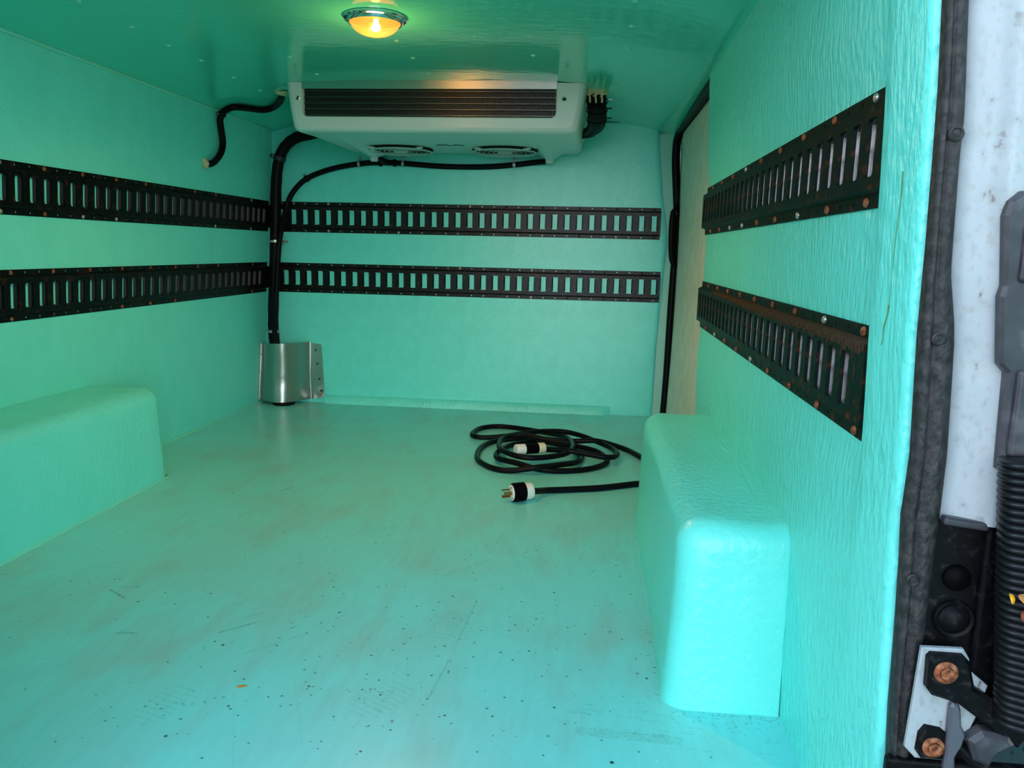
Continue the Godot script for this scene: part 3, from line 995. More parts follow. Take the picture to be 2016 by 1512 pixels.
func evaporator():
	var ev := thing("evaporator_unit", "white ceiling cooling unit with dark coil front and two fan grilles", "cooling unit", Vector3(-0.5415, 1.06, 0.35))
	var org := ev.position
	var T := func(p: Vector3) -> Vector3: return p - org
	var x0 := -1.040; var x1 := -0.049; var top := 1.2125; var zf := 0.70
	var st := st_new()
	# shell lofted from the back to the rounded front edge
	var rows := []
	for s in [[0.05, 0.012, 1.078, 0.03], [0.056, 0.004, 1.070, 0.03], [0.07, 0.0, 1.067, 0.03], [0.3, 0.0, 1.0655, 0.03], [0.55, 0.0, 1.063, 0.028], [0.655, 0.0, 1.059, 0.026], [0.676, 0.001, 1.0585, 0.026], [0.690, 0.005, 1.062, 0.026], [0.697, 0.011, 1.067, 0.025], [0.70, 0.019, 1.074, 0.024]]:
		var row := []
		for p in evap_outline(x0 + s[1], x1 - s[1], s[2], top, 0.018, s[3]):
			row.append(T.call(Vector3(p.x, p.y, s[0])))
		rows.append(row)
	for r in rows: r.reverse()
	grid(st, rows, false, 1)
	cap(st, rows[0], false)
	# top plate under the roof
	st.set_smooth_group(-1)
	quad(st, T.call(Vector3(x0, top, 0.69)), T.call(Vector3(x0, top, 0.05)), T.call(Vector3(x1, top, 0.05)), T.call(Vector3(x1, top, 0.69)))
	# front face: a U round the coil opening
	var ox0 := -0.982; var ox1 := -0.141; var oy := 1.104; var orr := 0.022
	var hole := [Vector2(ox0, top)]
	for i in 7:
		var a := PI + PI / 2 * i / 6.0
		hole.append(Vector2(ox0 + orr + orr * cos(a), oy + orr + orr * sin(a)))
	for i in 7:
		var a := PI * 1.5 + PI / 2 * i / 6.0
		hole.append(Vector2(ox1 - orr + orr * cos(a), oy + orr + orr * sin(a)))
	hole.append(Vector2(ox1, top))
	var poly := PackedVector2Array()
	for p in evap_outline(x0 + 0.019, x1 - 0.019, 1.074, top, 0.018, 0.024): poly.append(p)
	for i in hole.size(): poly.append(hole[hole.size() - 1 - i])
	var idx := Geometry2D.triangulate_polygon(poly)
	for t in range(0, idx.size(), 3):
		var a := poly[idx[t]]; var b := poly[idx[t + 1]]; var c := poly[idx[t + 2]]
		if (b - a).cross(c - a) > 0:
			var s := b; b = c; c = s
		st.set_smooth_group(-1)
		tri(st, T.call(Vector3(a.x, a.y, zf)), T.call(Vector3(b.x, b.y, zf)), T.call(Vector3(c.x, c.y, zf)))
	# reveal of the opening: small rounded lip, then straight back
	var r0 := []; var r1 := []; var r2 := []
	for i in hole.size():
		var p: Vector2 = hole[i]
		var cc := Vector2((ox0 + ox1) / 2, top + 0.05)
		var inn := Vector2(clampf(p.x, ox0 + 0.003, ox1 - 0.003), maxf(p.y, oy + 0.003))
		r0.append(T.call(Vector3(p.x, p.y, zf)))
		r1.append(T.call(Vector3(inn.x, inn.y, zf - 0.004)))
		r2.append(T.call(Vector3(inn.x, inn.y, 0.60)))
	grid(st, [r0, r1, r2], false, 2)
	obj("housing", done(st), M.white, ev)
	# coil: black backing, thin fins with five pressed rows, crests coloured pale as glints
	obj("coil_core", rbox(Vector3(ox1 - ox0 - 0.004, 0.104, 0.05), 0.004), M.black, ev, Transform3D(Basis(), Vector3((ox0 + ox1) / 2, 1.154, 0.625) - org))
	st = st_new()
	var tips := st_new()
	var nf := 232
	var prof := [[oy + 0.002, 0.0]]
	for k in 5:
		var yr := 1.1115 + k * 0.0188
		prof.append([yr - 0.0034, 0.0]); prof.append([yr - 0.0011, 0.0065]); prof.append([yr + 0.0011, 0.0065]); prof.append([yr + 0.0034, 0.0])
	prof.append([1.205, 0.0])
	for i in nf:
		var x := lerpf(ox0 + 0.005, ox1 - 0.005, i / (nf - 1.0))
		for k in prof.size() - 1:
			var ya: float = prof[k][0]; var yb: float = prof[k + 1][0]
			var za: float = 0.686 + prof[k][1]; var zb: float = 0.686 + prof[k + 1][1]
			st.set_smooth_group(-1)
			var hw := 0.0005
			tips.set_smooth_group(-1)
			quad(tips if k % 4 == 2 else st, T.call(Vector3(x - hw, ya, za)), T.call(Vector3(x - hw, yb, zb)), T.call(Vector3(x + hw, yb, zb)), T.call(Vector3(x + hw, ya, za)))
			quad(st, T.call(Vector3(x + hw, ya, za)), T.call(Vector3(x + hw, yb, zb)), T.call(Vector3(x + hw, yb, 0.65)), T.call(Vector3(x + hw, ya, 0.65)))
			quad(st, T.call(Vector3(x - hw, ya, 0.65)), T.call(Vector3(x - hw, yb, 0.65)), T.call(Vector3(x - hw, yb, zb)), T.call(Vector3(x - hw, ya, za)))
	var cf := obj("coil_fins", done(st), M.fin, ev)
	cf.set_meta("kind", "stuff")
	obj("coil_glint", done(tips), M.fin_glint, ev).set_meta("kind", "stuff")
	# steel strip above the coil
	st = st_new()
	rbox_add(st, Vector3(ox1 - ox0 - 0.001, 0.0275, 0.02), 0.0008, 2, Transform3D(Basis(), Vector3((ox0 + ox1) / 2, 1.2065, 0.691) - org))
	rbox_add(st, Vector3(ox1 - ox0 - 0.001, 0.0025, 0.024), 0.0008, 2, Transform3D(Basis(), Vector3((ox0 + ox1) / 2, 1.1935, 0.692) - org))
	obj("steel_strip", st.commit(), M.steel, ev)
	# face screws in cupped washers
	for x in [-0.997, -0.118]:
		var s := obj("cup_washer", lathe([[0.0078, 0.0], [0.0076, 0.0014], [0.006, 0.0022], [0.0045, 0.0010], [0.0, 0.0010]], 18), M.chrome, ev, Transform3D(basis_y(Vector3(0, 0, 1)), Vector3(x, 1.163, zf) - org))
		obj("screw", lathe([[0.0042, 0.0], [0.0040, 0.0014], [0.0025, 0.0026], [0.0, 0.0030]], 14), M.dull, s, Transform3D(Basis(), Vector3(0, 0.001, 0)))
	# fan grilles under the unit
	for fx in [-0.772, -0.362]:
		var g := Node3D.new()
		g.name = "fan"
		ev.add_child(g, true)
		g.position = Vector3(fx, 1.0645, 0.205) - org
		g.scale = Vector3(1.19, 1.0, 1.19)
		obj("recess_shade", lathe([[0.0, 0.002], [0.105, 0.002], [0.107, -0.002], [0.104, -0.003], [0.0, -0.003]].map(func(q): return q), 40), M.black, g)  # black disc painted in for the shaded recess behind the grille
		st = SurfaceTool.new()
		st.begin(Mesh.PRIMITIVE_TRIANGLES)
		for k in 6:
			var rr := 0.101 - k * 0.0155
			var rad := 0.0026 if k == 0 else 0.0009
			var tor := []
			for q in 9:
				var an := TAU * q / 8.0
				tor.append([rr + rad * cos(an), -0.010 + rad * sin(an) - 0.002 * k / 7.0])
			st.append_from(lathe(tor, 48, 80.0), 0, Transform3D.IDENTITY)
		obj("grille_ring", st.commit(), M.white, g)
		st = SurfaceTool.new()
		st.begin(Mesh.PRIMITIVE_TRIANGLES)
		for k in 4:
			var an := TAU * k / 4.0 + PI / 4
			rbox_add(st, Vector3(0.112, 0.0018, 0.003), 0.0008, 2, Transform3D(Basis(Vector3.UP, an), Vector3(cos(an) * 0.058, -0.010, -sin(an) * 0.058)))
		obj("spoke", st.commit(), M.white, g)
		for k in 4:
			var an := TAU * k / 4.0 + PI / 4
			obj("mounting_tab", rbox(Vector3(0.024, 0.007, 0.016), 0.003), M.white, g, Transform3D(Basis(Vector3.UP, an), Vector3(cos(an) * 0.110, -0.006, -sin(an) * 0.110)))
		obj("hub", lathe([[0.0, -0.012], [0.02, -0.0115], [0.023, -0.009], [0.023, -0.003]], 24), M.white, g)
	# raised mark between the fans: a pale ridge over two green wings
	st = st_new()
	prism_add(st, [Vector2(-0.022, 0.0), Vector2(0.0, 0.012), Vector2(0.03, 0.006), Vector2(0.034, 0.0), Vector2(0.0, -0.006)], 0.002, 0.0006, Transform3D(Basis(Vector3(1, 0, 0), Vector3(0, 0, -1), Vector3(0, -1, 0)), Vector3(-0.566, 1.0645, 0.43) - org))
	var mk := obj("emblem", done(st), M.white, ev)
	st = st_new()
	for s in [[-0.578, 1.0], [-0.523, 0.8]]:
		prism_add(st, [Vector2(-0.03 * s[1], 0.006), Vector2(0.004, 0.004), Vector2(0.028 * s[1], 0.016), Vector2(0.012, -0.012), Vector2(-0.010, -0.016)], 0.0018, 0.0005, Transform3D(Basis(Vector3(1, 0, 0), Vector3(0, 0, -1), Vector3(0, -1, 0)), Vector3(s[0], 1.0647, 0.335) - org))
	obj("emblem_wing", done(st), mat(Color(0.12, 0.42, 0.26), 0.35), mk)
	# drain channels
	for cx in [-0.912, -0.196]:
		st = st_new()
		rows = []
		for s in [[0.52, 0.004, 0.030, 0.024], [0.45, 0.006, 0.034, 0.024], [0.30, 0.014, 0.040, 0.022], [0.15, 0.022, 0.046, 0.019], [0.075, 0.027, 0.050, 0.016], [0.058, 0.026, 0.048, 0.014]]:
			var yb: float = 1.0675 - s[1]
			rows.append([T.call(Vector3(cx - s[2], 1.068, s[0])), T.call(Vector3(cx - s[3], yb + 0.004, s[0])), T.call(Vector3(cx - s[3] * 0.7, yb, s[0])), T.call(Vector3(cx + s[3] * 0.7, yb, s[0])), T.call(Vector3(cx + s[3], yb + 0.004, s[0])), T.call(Vector3(cx + s[2], 1.068, s[0]))])
		for r in rows: r.reverse()
		rows.reverse()
		grid(st, rows, false, 1)
		cap(st, rows[0], false)
		cap(st, rows[rows.size() - 1], true)
		obj("drain_channel", done(st), M.white, ev)
		obj("drain_spout", lathe([[0.0, -0.016], [0.0135, -0.016], [0.0155, -0.013], [0.018, 0.004]], 20), M.white, ev, Transform3D(Basis(), Vector3(cx, 1.045, 0.088) - org))

# =============================== dome lamp =======================================
func dome_lamp():
	var at := Vector3(-0.5395, 1.2185, 1.395)
	var l := thing("dome_light", "lit amber dome light with chrome bezel on the roof lining", "lamp", at)
	l.scale = Vector3.ONE * 0.91
	obj("bezel", lathe([[0.064, -0.006], [0.066, -0.015], [0.069, -0.0165], [0.072, -0.013], [0.074, -0.009], [0.080, -0.007], [0.0825, -0.0035], [0.082, 0.002]], 56, 25.0), M.chrome, l)
	obj("reflector", lathe([[0.0, -0.003], [0.062, -0.004], [0.064, -0.008]], 40), mat(Color(0.8, 0.66, 0.45), 0.3, 0.6), l)
	var lens := mat(Color(1.0, 0.62, 0.22, 0.42), 0.12)
	lens.transparency = BaseMaterial3D.TRANSPARENCY_ALPHA
	lens.emission_enabled = true
	lens.emission = Color(1.0, 0.56, 0.20)
	lens.emission_energy_multiplier = 0.2
	var pr := []
	for i in 12:
		var a := PI / 2 * i / 11.0
		var rr := 0.0645 * sin(a)
		pr.append([rr, -0.010 - 0.037 * cos(a) + (0.0004 if i % 2 else 0.0)])
	obj("lens", lathe(pr, 48, 60.0), lens, l)
	var bulb := mat(Color(1, 0.9, 0.7), 0.3)
	bulb.emission_enabled = true
	bulb.emission = Color(1.0, 0.72, 0.34)
	bulb.emission_energy_multiplier = 2.2
	obj("bulb", lathe([[0.0, -0.037], [0.005, -0.036], [0.0085, -0.031], [0.0085, -0.024], [0.005, -0.017], [0.0045, -0.008]], 20, 60.0), bulb, l, Transform3D(Basis.from_scale(Vector3(1.35, 1.0, 1.35)), Vector3(0.006, 0, 0.012)))
	for a in [0.3, 2.35, 4.5]:
		obj("screw", lathe([[0.0, -0.0035], [0.003, -0.003], [0.0042, -0.001], [0.0042, 0.002]], 12), M.dull, l, Transform3D(Basis(), Vector3(0.0765 * cos(a), -0.007, -0.0765 * sin(a))))
	var o := SpotLight3D.new()
	o.name = "lamp_glow"
	o.light_color = Color(1.0, 0.66, 0.30)
	o.light_energy = 0.042
	o.light_size = 0.03
	o.spot_range = 8.0
	o.spot_attenuation = 2.0
	o.spot_angle = 84.0
	o.spot_angle_attenuation = 0.6
	o.rotation_degrees = Vector3(-90, 0, 0)
	o.shadow_enabled = true
	o.position = Vector3(0, -0.060, 0)
	l.add_child(o)
	var side := OmniLight3D.new()
	side.name = "lamp_side_glow"
	side.light_color = Color(1.0, 0.70, 0.34)
	side.light_energy = 0.004
	side.light_size = 0.03
	side.omni_range = 8.0
	side.omni_attenuation = 2.0
	side.shadow_enabled = true
	side.position = Vector3(0, -0.11, 0)
	l.add_child(side)

# =============================== hoses ===========================================
func clamp_thing(called: String, label: String, c: Vector3, dir: Vector3, r: float, wide: float, m: Material, out: Vector3, side: Vector3, ear := 0.02):
	# a strap round a hose with a screwed ear at one side
	var t := thing(called, label, "clamp", c, "hose clamps")
	var bs := basis_y(dir)
	var w := wide / 2
	obj("band", lathe([[r + 0.0005, -w], [r + 0.002, -w], [r + 0.0024, 0], [r + 0.002, w], [r + 0.0005, w]], 28), m, t, Transform3D(bs, Vector3.ZERO))
	var z := out.normalized()
	var x := side.normalized()
	var y := z.cross(x)
	var eb := Basis(x, y, z)
	obj("ear", rbox(Vector3(ear, wide, 0.003), 0.001), m, t, Transform3D(eb, side * (r + ear * 0.45) - out * (r * 0.55)))
	obj("screw", lathe([[0.0042, 0], [0.004, 0.002], [0.002, 0.0034], [0.0, 0.0036]], 12), M.zinc, t, Transform3D(basis_y(out), side * (r + ear * 0.5) - out * (r * 0.55 - 0.0012)))

func hoses():
	# refrigerant hose in black insulation: out of the cooling unit, round the corner and down
	var h := thing("insulated_hose", "thick black insulated hose running down the corner beside the bulkhead", "hose", Vector3(-1.36, 0.0, 0.05))
	var st := st_new()
	var pts := curve([Vector3(-1.01, 1.135, 0.10), Vector3(-1.12, 1.145, 0.075), Vector3(-1.217, 1.132, 0.06), Vector3(-1.262, 1.118, 0.055), Vector3(-1.298, 1.092, 0.05), Vector3(-1.322, 1.055, 0.05), Vector3(-1.337, 1.0, 0.05), Vector3(-1.346, 0.92, 0.05), Vector3(-1.350, 0.82, 0.052), Vector3(-1.354, 0.70, 0.054), Vector3(-1.364, 0.53, 0.054), Vector3(-1.374, 0.38, 0.05), Vector3(-1.376, 0.315, 0.046), Vector3(-1.368, 0.24, 0.05), Vector3(-1.35, 0.12, 0.05), Vector3(-1.345, 0.004, 0.05)], 6)
	var rad := []
	for i in pts.size(): rad.append(0.0225 + 0.0006 * sin(i * 1.3))
	for i in pts.size(): pts[i] -= h.position
	tube(st, pts, rad, 18)
	obj("sleeve", done(st), M.rubber, h)
	# smaller drain hose from both spouts, along the bulkhead and down over the thick one
	var d := thing("drain_hose", "thin black drain hose sagging under the cooling unit along the bulkhead", "hose", Vector3(-0.9, 1.03, 0.02))
	st = st_new()
	pts = curve([Vector3(-0.197, 1.050, 0.078), Vector3(-0.215, 1.042, 0.045), Vector3(-0.266, 1.039, 0.022), Vector3(-0.345, 1.030, 0.016), Vector3(-0.454, 1.021, 0.014), Vector3(-0.580, 1.019, 0.014), Vector3(-0.687, 1.022, 0.015), Vector3(-0.809, 1.030, 0.016), Vector3(-0.912, 1.032, 0.016), Vector3(-0.997, 1.026, 0.016), Vector3(-1.086, 1.011, 0.015), Vector3(-1.156, 0.992, 0.015), Vector3(-1.224, 0.963, 0.016), Vector3(-1.268, 0.925, 0.02), Vector3(-1.300, 0.875, 0.026), Vector3(-1.316, 0.80, 0.045), Vector3(-1.319, 0.742, 0.075), Vector3(-1.327, 0.66, 0.087), Vector3(-1.338, 0.53, 0.088), Vector3(-1.350, 0.40, 0.086), Vector3(-1.357, 0.31, 0.080), Vector3(-1.352, 0.22, 0.082), Vector3(-1.345, 0.10, 0.082)], 7)
	for i in pts.size(): pts[i] -= d.position
	tube(st, pts, 0.0112, 14)
	obj("hose", done(st), M.rubber, d)
	st = st_new()
	tube(st, curve([Vector3(-0.905, 1.044, 0.083) - d.position, Vector3(-0.893, 1.040, 0.055) - d.position, Vector3(-0.882, 1.034, 0.03) - d.position, Vector3(-0.872, 1.032, 0.017) - d.position], 6), 0.0125, 12)
	obj("branch_hose", done(st), M.rubber, d)
	for x in [-0.905, -0.845]:
		obj("fitting", lathe([[0.0118, -0.006], [0.0150, -0.005], [0.0150, 0.005], [0.0118, 0.006]], 18), M.black, d, Transform3D(basis_y(Vector3(1, 0, 0)), Vector3(x, 1.0315, 0.016) - d.position))
	# clamps
	clamp_thing("hose_clamp", "steel and rubber clamp at the bend of the thick hose", Vector3(-1.328, 1.04, 0.05), Vector3(0.28, 0.96, 0), 0.0245, 0.016, M.dull, Vector3(0, 0, 1), Vector3(-0.94, 0.34, 0), 0.024)
	clamp_thing("hose_clamp", "metal strap holding the thick hose between the two track rows", Vector3(-1.354, 0.699, 0.056), Vector3(-0.05, 1, 0), 0.0240, 0.010, M.zinc, Vector3(0, 0, 1), Vector3(1, 0, 0), 0.03)
	clamp_thing("hose_clamp", "metal strap round the thick hose above the steel guard plate", Vector3(-1.376, 0.315, 0.046), Vector3(0, 1, 0), 0.0240, 0.011, M.zinc, Vector3(0, 0, 1), Vector3(-1, 0, 0), 0.016)
	clamp_thing("hose_clamp", "clamp on the curve of the thin hose left of the cooling unit", Vector3(-1.224, 0.963, 0.016), Vector3(-0.76, -0.65, 0), 0.0118, 0.011, M.rubber, Vector3(0, 0, 1), Vector3(-0.65, 0.76, 0), 0.012)
	clamp_thing("hose_clamp", "clamp on the thin hose below the left drain spout", Vector3(-0.997, 1.026, 0.016), Vector3(1, 0.12, 0), 0.0118, 0.010, M.zinc, Vector3(0, 0, 1), Vector3(0, 1, 0), 0.02)
	clamp_thing("hose_clamp", "clamp on the thin hose under the left fan grille", Vector3(-0.809, 1.030, 0.016), Vector3(1, -0.05, 0), 0.0118, 0.010, M.zinc, Vector3(0, 0, 1), Vector3(0, 1, 0), 0.02)
	clamp_thing("hose_clamp", "clamp on the thin hose under the right fan grille", Vector3(-0.345, 1.030, 0.016), Vector3(1, 0.09, 0), 0.0118, 0.010, M.zinc, Vector3(0, 0, 1), Vector3(0, 1, 0), 0.02)

# =============================== guard plate =====================================
func guard_plate():
	var org := Vector3(-1.33, 0.012, 0.06)
	var g := thing("guard_plate", "bent sheet steel guard over the hose in the floor corner", "guard plate", org)
	var prof := curve([Vector3(-1.436, 0, 0.076), Vector3(-1.424, 0, 0.066), Vector3(-1.412, 0, 0.070), Vector3(-1.39, 0, 0.096), Vector3(-1.35, 0, 0.116), Vector3(-1.305, 0, 0.108), Vector3(-1.266, 0, 0.062), Vector3(-1.244, 0, 0.020), Vector3(-1.232, 0, 0.005), Vector3(-1.222, 0, 0.003), Vector3(-1.205, 0, 0.003), Vector3(-1.178, 0, 0.003)], 5)
	var st := st_new()
	var rows := []
	var back := []
	for i in 13:
		var v := i / 12.0
		var row := []
		var brow := []
		for j in prof.size():
			var p: Vector3 = prof[j]
			var u := j / (prof.size() - 1.0)
			var y := lerpf(0.014 + 0.016 * pow(maxf(0, (u - 0.72) / 0.28), 2), 0.258 + 0.012 * sin(u * PI), v)
			var q := Vector3(p.x, y, p.z)
			q.x += lerpf(0.012 if u > 0.75 else 0.0, 0.0, v) * clampf((u - 0.7) * 4.0, 0, 1)
			if u < 0.25: q.x += xl(y) - xl(0.26)
			q.z += 0.004 * sin(v * 5.0 + u * 6.0) * sin(u * PI) + 0.006 * exp(-pow((v - 0.32) / 0.025, 2)) * exp(-pow((u - 0.5) / 0.2, 2)) * -1.0
			if v < 0.12 and u > 0.8: q.z += 0.02 * (0.12 - v) / 0.12 * (u - 0.8) / 0.2 + 0.004
			row.append(q - org)
			brow.append(q - org + Vector3(-0.0006, 0, -0.0012))
		rows.append(row)
		back.append(brow)
	grid(st, rows, false, 1)
	for r in back: r.reverse()
	grid(st, back, false, 2)
	st.set_smooth_group(-1)
	for j in prof.size() - 1:
		var n := prof.size() - 1
		quad(st, rows[12][j], back[12][n - j], back[12][n - j - 1], rows[12][j + 1])
		quad(st, back[0][n - j], rows[0][j], rows[0][j + 1], back[0][n - j - 1])
	obj("plate", done(st), M.sheet, g)
	for p in [[-1.203, 0.233], [-1.197, 0.173], [-1.189, 0.105], [-1.181, 0.055]]:
		obj("rivet", lathe([[0.0046, 0.0], [0.0042, 0.0018], [0.0022, 0.003], [0.0, 0.0032]], 12), M.dull, g, Transform3D(basis_y(Vector3(0, 0, 1)), Vector3(p[0], p[1], 0.006 if p[1] > 0.06 else 0.012) - org))
	for p in [[0.215, 0.066], [0.138, 0.064], [0.075, 0.064], [0.026, 0.064]]:
		obj("rivet", lathe([[0.004, 0.0], [0.0036, 0.0016], [0.0, 0.0028]], 10), M.zinc, g, Transform3D(basis_y(Vector3(0.75, 0, 0.66)), Vector3(-1.424 + xl(p[0]) - xl(0.26), p[0], p[1] + 0.002) - org))
	# rubber grommet and sealant where the hose goes through the floor
	obj("grommet", lathe([[0.026, 0.0], [0.046, 0.0], [0.049, 0.006], [0.046, 0.013], [0.038, 0.015], [0.028, 0.014]], 28), M.rubber, g, Transform3D(Basis(), Vector3(-1.325, -0.0005, 0.078) - org))

# =============================== wire loom =======================================
func wire_loom():
	var org := Vector3(-1.38, 1.0, 0.5)
	var w := thing("wire_loom", "short black wire loom curving from the left wall up to the roof", "cable", org)
	var st := st_new()
	var pts := curve([Vector3(-1.390, 0.962, 0.572), Vector3(-1.374, 0.965, 0.556), Vector3(-1.371, 0.986, 0.517), Vector3(-1.369, 1.015, 0.487), Vector3(-1.367, 1.049, 0.477), Vector3(-1.364, 1.091, 0.492), Vector3(-1.360, 1.122, 0.506), Vector3(-1.353, 1.143, 0.503), Vector3(-1.332, 1.155, 0.515), Vector3(-1.297, 1.164, 0.520), Vector3(-1.270, 1.170, 0.462), Vector3(-1.242, 1.175, 0.402), Vector3(-1.198, 1.183, 0.412), Vector3(-1.143, 1.190, 0.487), Vector3(-1.108, 1.196, 0.555), Vector3(-1.096, 1.208, 0.578)], 6)
	for i in pts.size(): pts[i] -= org
	tube(st, pts, 0.0115, 14)
	obj("loom", done(st), M.rubber, w)
	obj("sealant", blob(0.017, 0.011, 4), M.foam, w, Transform3D(basis_y(Vector3(1, -0.06, 0)), Vector3(-1.386, 0.962, 0.578) - org))
	obj("sealant", blob(0.021, 0.012, 8), M.foam, w, Transform3D(basis_y(Vector3(0, -1, 0)), Vector3(-1.096, 1.205, 0.58) - org))
	clamp_thing("hose_clamp", "cable clip holding the wire loom at the roof seam", Vector3(-1.353, 1.143, 0.503), Vector3(0.55, 0.8, 0.1), 0.0118, 0.012, M.rubber, Vector3(0.8, -0.5, 0.2), Vector3(-0.3, -0.2, 0.9), 0.010)

func blob(r: float, h: float, sd: int) -> ArrayMesh:
	var st := st_new()
	var n := noise(FastNoiseLite.TYPE_SIMPLEX_SMOOTH, 60.0, 3, sd)
	var rows := []
	for i in 8:
		var a := PI / 2 * i / 7.0
		var ring := []
		for k in 18:
			var b := TAU * k / 18.0
			var p := Vector3(r * cos(a) * cos(b), h * sin(a), -r * cos(a) * sin(b))
			ring.append(p * (1.0 + 0.55 * n.get_noise_3dv(p)))
		rows.append(ring)
	grid(st, rows, true, 1)
	return done(st)

# =============================== cable bundle ====================================
func cable_bundle():
	var org := Vector3(-0.02, 1.2, 0.5)
	var c := thing("cable_bundle", "bundle of black hoses sealed with foam to the right of the cooling unit", "hose bundle", org)
	for i in 5:
		var st := st_new()
		var o := Vector3([-0.018, -0.004, 0.012, 0.022, 0.004][i], [0.0, 0.004, -0.002, 0.003, -0.008][i], [0.012, 0.020, 0.016, 0.002, -0.006][i])
		var pts := curve([Vector3(-0.020, 1.222, 0.575) + o, Vector3(-0.019, 1.195, 0.565) + o, Vector3(-0.016, 1.165, 0.53) + o, Vector3(-0.014, 1.138, 0.46) + o, Vector3(-0.020, 1.122, 0.38) + o * 0.9, Vector3(-0.040, 1.116, 0.32) + o * 0.8, Vector3(-0.075, 1.118, 0.28) + o * 0.7], 6)
		for k in pts.size(): pts[k] -= org
		tube(st, pts, 0.0125, 12)
		obj("hose", done(st), M.rubber, c)
	obj("foam_sealant", blob(0.040, 0.026, 12), M.foam, c, Transform3D(basis_y(Vector3(0, -1, 0.1)), Vector3(-0.020, 1.2135, 0.578) - org))
	# dried foam drips over the front hoses
	var rng := RandomNumberGenerator.new()
	rng.seed = 5
	for i in 3:
		var st := st_new()
		var x: float = -0.042 + i * 0.020
		tube(st, curve([Vector3(x, 1.208, 0.609) - org, Vector3(x + 0.002, 1.196, 0.607) - org, Vector3(x + 0.004, 1.180 - 0.004 * (i % 2), 0.600) - org, Vector3(x + 0.004, 1.173, 0.594) - org], 5), 0.0032, 8)
		obj("foam_drip", done(st), M.foam, c)
	# strap bands with their tails
	var k := 0
	for s in [[1.183, 0.553, 0.036], [1.160, 0.522, 0.036], [1.138, 0.462, 0.034]]:
		obj("strap", lathe([[s[2], -0.002], [s[2] + 0.0014, -0.002], [s[2] + 0.0014, 0.002], [s[2], 0.002]], 24), M.black, c, Transform3D(basis_y(Vector3(0, 1, 0.6)), Vector3(-0.014, s[0], s[1] + 0.008) - org))
		obj("strap_tail", rbox(Vector3(0.016, 0.004, 0.003), 0.001), M.black if k else M.zinc, c, Transform3D(Basis(), Vector3(0.029, s[0] + 0.004, s[1] + 0.012) - org))
		k += 1

